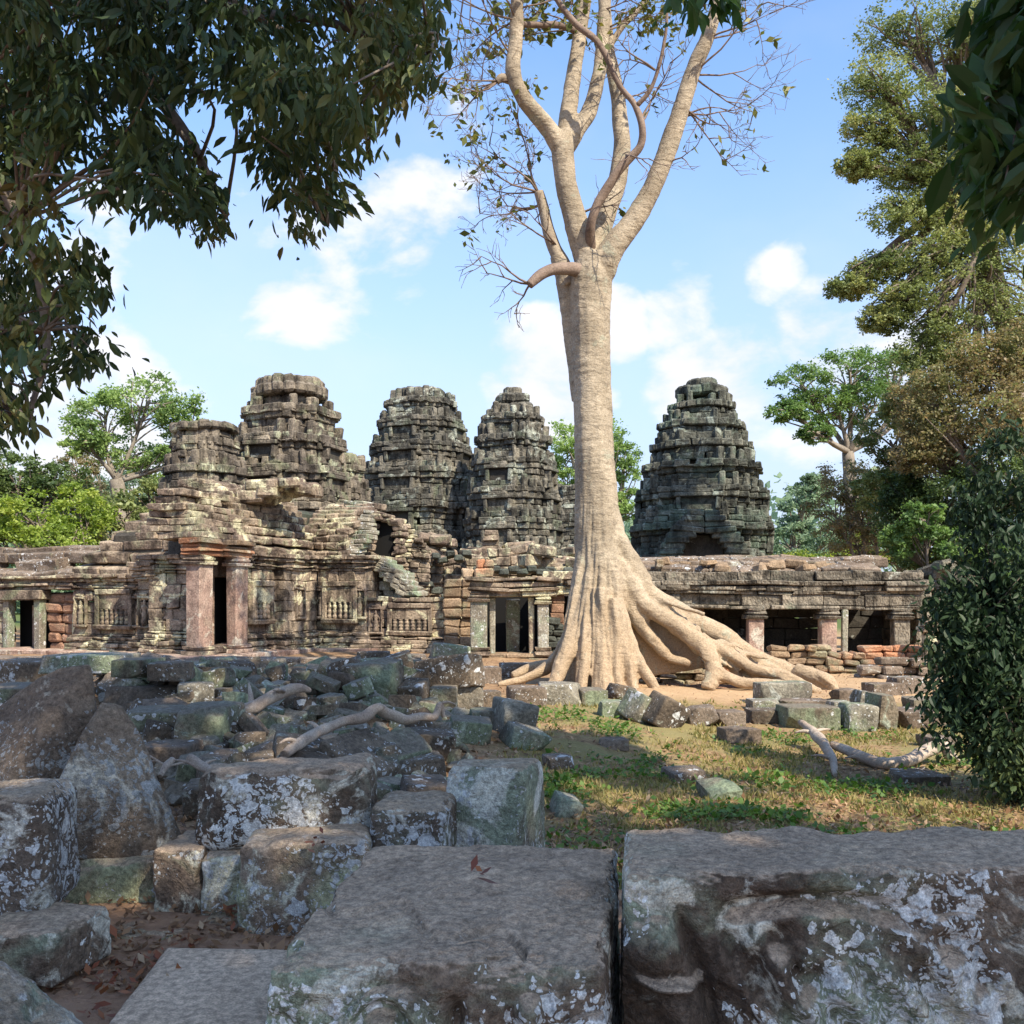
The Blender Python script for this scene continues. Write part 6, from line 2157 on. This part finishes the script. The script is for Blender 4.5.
for it in range(26000):
    Yy = rg.uniform(8.2, 20.5)
    px = rg.uniform(95, 492)
    x = (px - 512) / F * Yy
    py_g = HORIZON + (EYE - tz(x, Yy)) / Yy * F
    if py_g > 800 or py_g < 662:
        continue
    if px > 440 + (700 - py_g) * .45 or px < 110 + max(0, (py_g - 700)) * .9:
        continue
    if 140 < px < 330 and 745 < py_g < 800 and rg.random() < .8:      # the bare hollow
        continue
    if any(abs(px - a_) < 20 and -34 < py_g - b_ < 34 for (a_, b_) in ROOTPX):
        if rg.random() < .9:
            continue
    sz = rg.uniform(.12, .28) if rg.random() < .55 else rg.uniform(.28, .52)
    if Yy > 14.5:
        sz *= .72
    if HORIZON + (EYE - (tz(x, Yy) + sz * .95)) / Yy * F < 657 or (px < 205 and sz > .30):
        continue
    if sz > .17 and any(abs(px - a_) < 24 + sz * 40 and -10 < py_g - b_ < 62 for (a_, b_) in ROOTPX):
        continue
    ok = True
    for (a, b, s_) in pts_:
        if (a - x) ** 2 + (b - Yy) ** 2 < (.68 * (s_ + sz)) ** 2:
            ok = False
            break
    if ok:
        pts_.append((x, Yy, sz))
pts_.sort(key=lambda t: -t[2] / t[1])
extra = pts_[205:]
pts_ = pts_[:205]
rub = []
tone = {'rub_green': 'green mossy', 'rub_dark': 'dark', 'rub_brown': 'brown', 'rub_pale': 'pale lichened'}
for i, (x, Yy, sz) in enumerate(pts_):
    shape = rg.choice(['flat slab', 'long block', 'squarish block', 'squarish block', 'rounded stone'])
    hx, hy, hz = {'flat slab': (sz * 1.1, sz * .8, sz * .36), 'long block': (sz * 1.25, sz * .5, sz * .45), 'squarish block': (sz * .8, sz * .7, sz * .62),
                  'rounded stone': (sz * .8, sz * .7, sz * .55)}[shape]
    px = x / Yy * F + 512
    sunny = Yy > 18.5  # sunlit far strip gets more brown and pale stone, sunlight put into tone
    mt = rg.choices(['rub_green', 'rub_dark', 'rub_brown', 'rub_pale'], [5, 5, 1.2 + 3 * sunny, .9 + 2 * sunny])[0]
    lift = hz * rg.uniform(.35, .85) + (.10 if rg.random() < .25 else 0) + .10 * sstep(9, 13, Yy) * (1 - sstep(16, 18, Yy)) * rg.random() * 2
    lift = float(lift)
    lim = EYE - 58 / F * Yy - tz(x, Yy) - hz * 1.2
    lift = max(-.5 * hz, min(lift, lim))
    tl, rl = rg.gauss(-.06, .22), rg.gauss(0, .22)
    if shape == 'long block' and rg.random() < .3:
        rl += rg.choice([-.4, .4])
    seed_ = 1000 + i
    n_ = 9 if Yy > 13 else 14
    o = rock('fallen_block', (x, Yy, tz(x, Yy) + float(lift)), (hx, hy, hz), (tl, rl, rg.gauss(0, .7) if shape != 'long block' else rg.gauss(0, .35)), n_, seed_, M[mt],
             rnd_=.22 if shape == 'rounded stone' else .05, cuts=6 if shape == 'rounded stone' else 4, kmin=.55, amp=min(.04, .09 * sz), freq=3)
    py = HORIZON + (EYE - o.location.z) / Yy * F
    an = min(anchors, key=lambda q: (q[0] - px) ** 2 + (2.2 * (q[1] - py)) ** 2)[2]
    size = 'small' if sz < .26 else ('mid-sized' if sz < .42 else 'large')
    rub.append((o, f'{size} {tone[mt]} {shape} {an}', px, py))
ex = Geo()
for i, (x, Yy, sz) in enumerate(extra):
    P_, Q_ = rock_data(sz * rg.uniform(.8, 1.1), sz * .7, sz * rg.uniform(.4, .6), n=7, seed=3000 + i, rnd_=.14, cuts=3, amp=.09 * sz, freq=3)
    P_ = P_ @ np.array(Euler((rg.gauss(0, .2), rg.gauss(0, .2), rg.uniform(0, 3))).to_matrix()).T + [x, Yy, tz(x, Yy) + sz * .3]
    ex.add(P_, Q_.tolist(), rg.random())
for i in range(620):
    Yy = rg.uniform(7.4, 19.5)
    px = rg.uniform(110, 470)
    x = (px - 512) / F * Yy
    sz = rg.uniform(.05, .13)
    if HORIZON + (EYE - tz(x, Yy)) / Yy * F > 806:
        continue
    P_, Q_ = rock_data(sz * rg.uniform(.8, 1.3), sz, sz * rg.uniform(.5, .8), n=5, seed=5000 + i, rnd_=.1, cuts=4, amp=.08 * sz, freq=4, kmin=.5)
    P_ = P_ @ np.array(Euler((rg.gauss(0, .4), rg.gauss(0, .4), rg.uniform(0, 3))).to_matrix()).T + [x, Yy, tz(x, Yy) + sz * .3]
    ex.add(P_, Q_.tolist(), rg.random())
o = ex.build('small_rubble', M['rub_green'], None, True, sharp=35)
o['kind'] = 'stuff'
tag(o, 'small broken stones filling the gaps of the rubble heap', 'rubble')
bylab = {}
for r in rub:
    bylab.setdefault(r[1], []).append(r)
for lb, rs in bylab.items():
    if len(rs) == 1:
        tag(rs[0][0], lb, 'stone block', 'heap of fallen temple blocks')
        continue
    dxs, dys = max(r[2] for r in rs) - min(r[2] for r in rs), max(r[3] for r in rs) - min(r[3] for r in rs)
    if dxs > dys:
        rs.sort(key=lambda r: r[2])
        names = ['leftmost', 'middle', 'rightmost'] if len(rs) == 3 else ['left', 'right']
    else:
        rs.sort(key=lambda r: r[3])
        names = ['farthest', 'middle', 'nearest'] if len(rs) == 3 else ['farther', 'nearer']
    for j, r in enumerate(rs):
        if len(rs) <= 3:
            tag(r[0], f'{names[j]} {lb}', 'stone block', 'heap of fallen temple blocks')
        else:
            tag(r[0], lb, 'stone block', f'{lb}s')
print('rubble', len(rub), 'shared', sum(len(v) for v in bylab.values() if len(v) > 3))

# ------------------------------------------------------------------ roots lying on the stones and in the grass
for name, path, label in [
    ('surface_root', [(205, 716, 11.0, 5.0), (225, 712, 11.2, 6), (252, 707, 11.4, 6.5), (266, 699, 11.5, 6), (282, 693, 11.7, 6.5), (300, 688, 11.8, 5), (308, 690, 11.9, 3)], 'straight pale root lying over the rubble, the upper left of two'),
    ('surface_root', [(284, 752, 8.9, 5), (296, 742, 9.1, 6), (320, 731, 9.4, 6), (348, 723, 9.7, 5.5), (366, 718, 9.8, 6), (377, 708, 9.9, 5.5), (386, 712, 10, 5), (404, 719, 10.1, 5.5), (420, 717, 10.2, 4.5), (436, 716, 10.3, 4), (440, 704, 10.4, 3.5), (446, 716, 10.4, 2)],
     'zigzag pale root running over the middle of the rubble'),
    ('surface_root', [(190, 760, 8.2, 5), (202, 768, 8.1, 5), (214, 774, 8.0, 4), (222, 786, 7.8, 3)], 'short forked pale root in the bare hollow of the rubble'),
    ('surface_root', [(160, 775, 7.8, 2), (166, 766, 7.9, 3), (172, 760, 8.0, 3), (170, 765, 8.1, 2)], 'tiny curled white root stub in the bare hollow by the boulder'),
    ('fallen_root', [(800, 728, 12.0, 3.5), (812, 738, 11.6, 5), (824, 752, 11.0, 5.5), (832, 766, 10.4, 4.5), (837, 782, 9.8, 2)], 'broken root piece pointing towards the camera on the grass'),
    ('fallen_root', [(832, 750, 11.0, 4), (848, 757, 10.8, 5.5), (868, 766, 10.5, 6), (888, 770, 10.3, 6), (910, 766, 10.4, 6.5), (932, 758, 10.6, 7), (944, 753, 10.7, 6), (950, 766, 10.6, 4)], 'long curved broken root lying across the grass'),
]:
    kk = .90 if 'rubble' in label else 1.0
    q = tp([(a, b, c * kk, d) for a, b, c, d in path])
    V, Fc = tube_data(q, 12, 7, wob=.045, seed=len(label))
    V[:, 2] += .02 * fbm(V * 6, 5, 3)
    rg = random.Random(len(label) * 3)
    gg = Geo()
    gg.add(V, Fc)
    for _ in range(3):
        c_ = q[rg.randint(1, len(q) - 2)]
        d_ = Vector((rg.gauss(0, 1), rg.gauss(0, 1), rg.uniform(-.3, .5))).normalized() * rg.uniform(.15, .35)
        gg.tube([(c_[0], c_[1], c_[2], c_[3] * .5), (c_[0] + d_.x * .5, c_[1] + d_.y * .5, c_[2] + d_.z * .5 + .02, c_[3] * .35), (c_[0] + d_.x, c_[1] + d_.y, c_[2] + d_.z, c_[3] * .12)], 7, 4, wob=.02)
    V, Fc = np.concatenate(gg.V), gg.F
    if 'fallen' in name:
        V[:, 2] += .07
    base = np.array([V[:, 0].mean(), V[:, 1].mean(), V[:, 2].min()])
    o = mesh_obj(name, V - base, Fc, M['old_root'], None, True)
    o.location = base
    tag(o, label, 'root', 'loose roots on the ground')

# ------------------------------------------------------------------ overhanging trees of the foreground


def frange_points(polys, n, seed, y0, y1):
    """points whose picture position falls in hanging foliage outlines, at differing distances"""
    rg = random.Random(seed)
    out = []
    A = []
    for poly in polys:
        a = 0
        for i in range(len(poly)):
            x1, y1_ = poly[i]
            x2, y2 = poly[(i + 1) % len(poly)]
            a += x1 * y2 - x2 * y1_
        A.append(abs(a) / 2)
    tot = sum(A)
    for poly, a in zip(polys, A):
        xs_ = [p[0] for p in poly]
        ys_ = [p[1] for p in poly]
        k = 0
        need = int(n * a / tot)
        while k < need:
            x, y = rg.uniform(min(xs_), max(xs_)), rg.uniform(min(ys_), max(ys_))
            ins = False
            for i in range(len(poly)):
                ax, ay = poly[i]
                bx, by = poly[i - 1]
                if (ay > y) != (by > y) and x < (bx - ax) * (y - ay) / (by - ay) + ax:
                    ins = not ins
            if ins:
                out.append(W(x, y, rg.uniform(y0, y1)))
                k += 1
    return out


def sprays(pts, nleaf, rad, size, mat, parent, seed, aspect=.36, droop=.75, tname='leaves'):
    rg = np.random.default_rng(seed)
    C, A = [], []
    for p in pts:
        k = int(nleaf * rg.uniform(.6, 1.4))
        ax = rg.normal(size=3) * [1, 1, .3] + [0, 0, -.5]
        ax /= np.linalg.norm(ax)
        t = rg.random(k)[:, None]
        c = np.array(p) + ax * rad * (t - .5) * 1.7 + rg.normal(size=(k, 3)) * rad * .33
        C.append(c)
        A.append(np.repeat(ax[None] * .9, k, 0))
    C, A = np.concatenate(C), np.concatenate(A)
    V, Fl, rn = leaf_geo(C, size, seed, aspect=aspect, droop=droop, near=True, flat=.5, axis=A)
    t = .5 + 1.5 * fbm(V * 1.1, seed, 2)
    return mesh_obj(tname, V, Fl, M[mat], parent, False, np.clip(.5 * rn + .45 * t, 0, 1))


over = thing('overhanging_tree', 'dark broad-leaved tree at left whose boughs hang across the top left of the view', 'tree', (-6.3, 3.2, 0))
polyL = [
    [(-80, -60), (450, -60), (448, 40), (435, 85), (395, 100), (350, 92), (250, 96), (180, 112), (120, 115), (60, 140), (-80, 200)],
    [(385, 20), (440, 20), (444, 95), (430, 108), (400, 80)],
    [(255, 95), (385, 80), (388, 135), (370, 170), (352, 205), (335, 225), (318, 245), (306, 225), (290, 185), (270, 150)],
    [(110, 130), (180, 145), (215, 165), (232, 195), (242, 238), (222, 232), (190, 215), (165, 235), (150, 195), (115, 235), (108, 185), (120, 160)],
    [(-80, 130), (50, 170), (42, 205), (60, 215), (85, 235), (112, 290), (95, 320), (110, 370), (80, 385), (50, 410), (30, 430), (-80, 450)],
    [(-80, 100), (90, 120), (75, 170), (60, 190), (-80, 210)],
]
pl = frange_points([[(x - 14, y - 8) for x, y in p_] for p_ in polyL], 980, 5, 5.0, 8.0)
nz_ = fbm(np.array([list(q) for q in pl]) * 1.7, 72, 3)
pl = [q for q, v_ in zip(pl, nz_) if v_ > -.20]
sprays(pl, 36, .17, .080, 'leaf_near', over, 31)
g = Geo()
rg = random.Random(6)
hub = Vector((-5.6, 4.5, 5.6))
g.tube([(-6.3, 3.2, -.2, .42), (-6.2, 3.4, 2.0, .33), (-5.9, 4.0, 4.2, .28), (*hub, .25), (-3.5, 4.8, 9.0, .2), (1.0, 5.0, 12.5, .12), (3.5, 5.2, 13.8, .06)], 12, 5, wob=.06)
g.build('trunk', M['bark'], over)
g = Geo()
bough = [[W(-120, -20, 6.2), W(60, -10, 6.4), W(220, 10, 6.5), W(360, 30, 6.6), W(430, 60, 6.6)], [W(-140, 60, 6.0), W(-40, 130, 6.0), W(20, 220, 6.0), W(45, 330, 6.1), W(30, 420, 6.1)],
         [W(60, 0, 6.8), W(150, 90, 6.8), W(200, 160, 6.8), W(225, 215, 6.8)], [W(220, 0, 6.9), W(290, 80, 6.9), W(330, 150, 6.9), W(325, 225, 6.9)]]
for b in bough:
    p_ = [(*hub, .09)] + [(*q, .05 * (1 - i / 6)) for i, q in enumerate(b)]
    g.tube(p_, 7, 6, wob=.04)
alln = [q for b in bough for q in b]
for q in pl[::3]:
    a = min(alln, key=lambda t: (t - q).length)
    m_ = a.lerp(q, .5) + Vector((rg.gauss(0, .08), rg.gauss(0, .08), .1))
    g.tube([(*a, .014), (*m_, .010), (*q, .005)], 4, 3)
g.build('boughs', M['bark'], over)


def shade_canopy(lobes, seed, parent, mat, nleafc=44, ncl=40, size=.25):  # unseen crown lobes, placed to throw shade on the ground
    P_, cl = crown_points(lobes, ncl, nleafc, seed, .26, .1, .5)
    V, Q, rn = leaf_geo(P_, size, seed, aspect=.55, droop=.2, flat=.8)
    mesh_obj('crown', V, Q, M[mat], parent, False, rn)
    return cl


cl = shade_canopy([(1, 1, 13, 2.6, 2.6, 1.0), (3.5, 2, 13.2, 2.6, 2.6, 1.0), (6, 1.0, 13.5, 2.0, 2.2, 1.0), (1.2, 4.6, 13.5, 2.6, 2.6, 1.0), (4.0, 5.0, 14, 2.5, 2.6, 1.0), (6.3, 4.8, 14, 1.7, 1.9, .8),
                  (2.0, 8.0, 14.6, 2.5, 2.4, 1.0), (4.8, 8.3, 14.8, 2.2, 2.0, 1.0), (7.0, 8.0, 15.2, 1.0, 1.2, .6), (-1.5, 7, 14, 2.3, 2.5, 1.0), (2.5, 10.5, 15.6, 2.2, 1.2, .8)], 61, over, 'leaf_canopy')  # lobes added out of view to shade the rubble

over2 = thing('overhanging_tree', 'dark leafy tree behind the viewer at right whose leaves hang in at the top right', 'tree', (7.5, -1.5, 0))
polyR = [[(1010, -40), (1100, -40), (1100, 240), (1020, 215), (1000, 185), (970, 170), (958, 150), (970, 110), (990, 80), (1000, 30)]]
pr = frange_points(polyR, 75, 9, 3.8, 5.2)
sprays(pr, 20, .17, .125, 'leaf_right', over2, 41, aspect=.42)
pr2 = frange_points([[(668, -50), (745, -50), (742, 8), (725, 22), (700, 18), (675, 5)]], 14, 10, 4.6, 5.2)
sprays(pr2, 22, .13, .09, 'leaf_right', over2, 42, aspect=.40, droop=1.4)
g = Geo()
g.tube([(7.5, -1.5, -.2, .4), (7.3, -1.2, 3, .32), (7.0, -.8, 6, .28), (6.4, -1.0, 10, .2), (5.5, -2.5, 12, .12)], 12, 5, wob=.05)
g.build('trunk', M['bark'], over2)
g = Geo()
g.tube([(7.0, -.8, 5.4, .10), (5.0, 1.6, 5.6, .06), (*W(1040, 20, 4.5), .035), (*W(1010, 120, 4.5), .015)], 7, 5, wob=.03)
g.tube([(7.0, -.8, 6, .10), (4.5, 2.5, 6.2, .06), (2.0, 4.6, 5.6, .03), (*W(705, -30, 4.9), .012), (*W(705, 10, 4.9), .006)], 7, 5, wob=.03)
for q in pr[::2]:
    a = W(1030, 90, 4.5)
    g.tube([(*a, .010), (*(a.lerp(q, .5) + Vector((0, 0, .05))), .007), (*q, .004)], 4, 3)
g.build('boughs', M['bark'], over2)
shade_canopy([(7.5, -6.5, 12, 3.4, 3.2, .9), (7.2, -6.6, 12.6, 3.2, 3.0, .9), (5.5, -3.5, 11, 4.0, 3.5, 1.0), (6.5, -4.5, 12, 3.0, 3.0, 1.3), (3.5, -5.5, 12, 3.0, 2.6, 1.3), (9, -2.5, 12.5, 2.6, 2.8, 1.2), (5.2, -1.2, 12.5, 2.8, 2.4, 1.2), (8.0, 1.0, 12.5, 1.5, 1.6, .7), (3.4, -2.4, 12.2, 2.4, 2.4, 1.0), (10.5, -6, 12, 2.5, 2.5, 1.2)], 62, over2, 'leaf_canopy')  # lobes added overhead, out of view, to keep the foreground in shade

bush = thing('dark_bush', 'dense dark green bush overhanging the right edge in front of the ruins', 'bush', (4.75, 9.3, -.1))
rg = random.Random(15)
bp2 = []
for (px, py, Yy, rx, rz) in BUSH:
    for _ in range(int(rx * rz / 17)):
        a_, r_ = rg.uniform(0, 6.28), rg.random() ** .45
        q = W(px + math.cos(a_) * rx * r_, py + math.sin(a_) * rz * r_, Yy)
        q.y += rg.uniform(-1, 1) * rx * Yy / F * math.sqrt(1.05 - r_ * r_) * 1.1
        bp2.append(q)
for _ in range(60):
    px_ = rg.choice([930, 938, 948, 958, 962, 970]) + rg.uniform(-8, 10)
    bp2.append(W(px_, rg.uniform(470, 790) if px_ > 952 else rg.uniform(585, 745), rg.uniform(8.7, 9.3)))
nz_ = fbm(np.array([list(q) for q in bp2]) * 1.9, 71, 3)
bp2 = [q for q, v_ in zip(bp2, nz_) if v_ > -.13]
sprays(bp2, 21, .19, .066, 'leaf_bush', bush, 51, aspect=.42, droop=.5)
g = Geo()
for i in range(9):
    e = rg.choice(bp2)
    b_ = Vector((4.75 + rg.gauss(0, .12), 9.3 + rg.gauss(0, .12), -.15))
    m_ = b_.lerp(e, .5) + Vector((rg.gauss(0, .1), rg.gauss(0, .1), .1))
    g.tube([(*b_, .035), (*m_, .025), (*e, .012)], 6, 5, wob=.02)
    for _ in range(18):
        f_ = rg.choice(bp2)
        if (f_ - e).length < 1.1:
            g.tube([(*m_.lerp(e, .6), .012), (*f_, .004)], 4, 2, smoothed=False)
g.build('stems', M['bark'], bush)

# ------------------------------------------------------------------ ground cover
rgn = np.random.default_rng(99)


def scatter(n, xr, yr, dens, seed, scr=True):
    """uniform-ish in the picture, so that near ground is not bare"""
    rg = np.random.default_rng(seed)
    y = 1 / rg.uniform(1 / yr[1], 1 / yr[0], n)
    x = rg.uniform(xr[0], xr[1], n) * y / 10 if scr else rg.uniform(xr[0], xr[1], n)
    keep = rg.random(n) < dens(x, y)
    x, y = x[keep], y[keep]
    return np.stack([x, y, terrain(x, y)], 1)


def patch(x, y, s, sd, lo, hi):
    return sstep(lo, hi, fbm(np.stack([x * s, y * s, 0 * x], 1), sd, 4))


def grass_d(x, y):
    e = sstep(-.35, .5, x - .03 * (y - 7)) * sstep(5.2, 6.5, y) * sstep(16.6, 15.0, y + .35 * np.maximum(0, x - 2.0))
    return e * (.10 + .9 * patch(x, y, .8, 4, -.15, .25))


def weed_d(x, y):
    e = sstep(-.45, .3, x - .03 * (y - 7)) * sstep(5.2, 6.5, y) * sstep(16.3, 15.0, y + .3 * np.maximum(0, x - 2.0))
    return e * (.03 + .97 * patch(x, y, 1.5, 14, .10, .34))


G = scatter(90000, (-1, 5.4), (5.5, 17), grass_d, 1)
# clump the blades
G = rgn.permutation(G)
G = np.repeat(G[:2600], 7, axis=0) + rgn.normal(size=(len(G[:2600]) * 7, 3)) * [.05, .05, 0]
h = rgn.uniform(.025, .08, len(G)) * (.7 + .5 * rgn.random(len(G)))
a = rgn.uniform(0, 6.28, len(G))
w = .0045 + .0006 * G[:, 1]
lean = rgn.normal(size=(len(G), 2)) * .5
dx, dy = np.cos(a) * w, np.sin(a) * w
V = np.stack([G - np.stack([dx, dy, 0 * dx], 1), G + np.stack([dx, dy, 0 * dx], 1),
              G + np.stack([lean[:, 0] * h, lean[:, 1] * h, h], 1)], 1).reshape(-1, 3)
Fq = np.arange(len(G) * 3).reshape(-1, 3)
o = mesh_obj('grass', V, Fq, M['grass'], None, False, np.repeat(rgn.random(len(G)), 3))
o['kind'] = 'stuff'
tag(o, 'thin dry grass growing over the open bank before the giant tree', 'grass')
Wd = scatter(60000, (-1, 5.4), (5.5, 17), weed_d, 2)
Wd = np.repeat(rgn.permutation(Wd)[:2300], 5, axis=0) + rgn.normal(size=(2300 * 5, 3)) * [.07, .07, .015] + [0, 0, .035]
V, Q, rn = leaf_geo(Wd, .045, 3, aspect=.75, droop=-.1, flat=1.2)
o = mesh_obj('ground_weeds', V, Q, M['weed'], None, False, rn)
o['kind'] = 'stuff'
tag(o, 'low bright green creeping weeds in patches on the grass bank', 'weeds')


def lit_d(x, y):
    return .25 + .75 * patch(x, y, .6, 24, -.2, .2)


Lt = scatter(70000, (-6.5, 5.6), (4.0, 24), lit_d, 3)
Lt[:, 2] += .012 + .012 * rgn.random(len(Lt))
V, Q, rn = leaf_geo(Lt, .042, 4, aspect=.55, droop=.0, flat=2.0)
o = mesh_obj('leaf_litter', V, Q, M['litter'], None, False, rn)
o['kind'] = 'stuff'
tag(o, 'dry brown and orange leaves littering the ground between the stones', 'leaves')
# red scraps on and between the near stones
pts_ = []
rg = random.Random(2)
for (px, py, z, n_, sp) in ((238, 915, .08, 26, .05), (242, 908, .12, 10, .04), (120, 975, .03, 60, .16), (95, 1000, .03, 50, .16), (170, 945, .03, 22, .10), (612, 960, .25, 10, .02), (478, 878, .66, 6, .02),
                            (310, 842, .46, 12, .05), (90, 945, .03, 20, .1), (430, 800, .08, 40, .25), (245, 765, .12, 40, .4)):
    c = yt(px, py, z)
    for _ in range(n_):
        pts_.append((c.x + rg.gauss(0, sp), c.y + rg.gauss(0, sp), c.z + abs(rg.gauss(0, .012)) + .004))
V, Q, rn = leaf_geo(np.array(pts_), .045, 8, aspect=.5, flat=1.5, droop=0)
o = mesh_obj('red_leaf_scraps', V, Q, M['red_litter'], None, False, rn)
o['kind'] = 'stuff'
tag(o, 'reddish dry leaf scraps caught between the foreground stones', 'leaves')
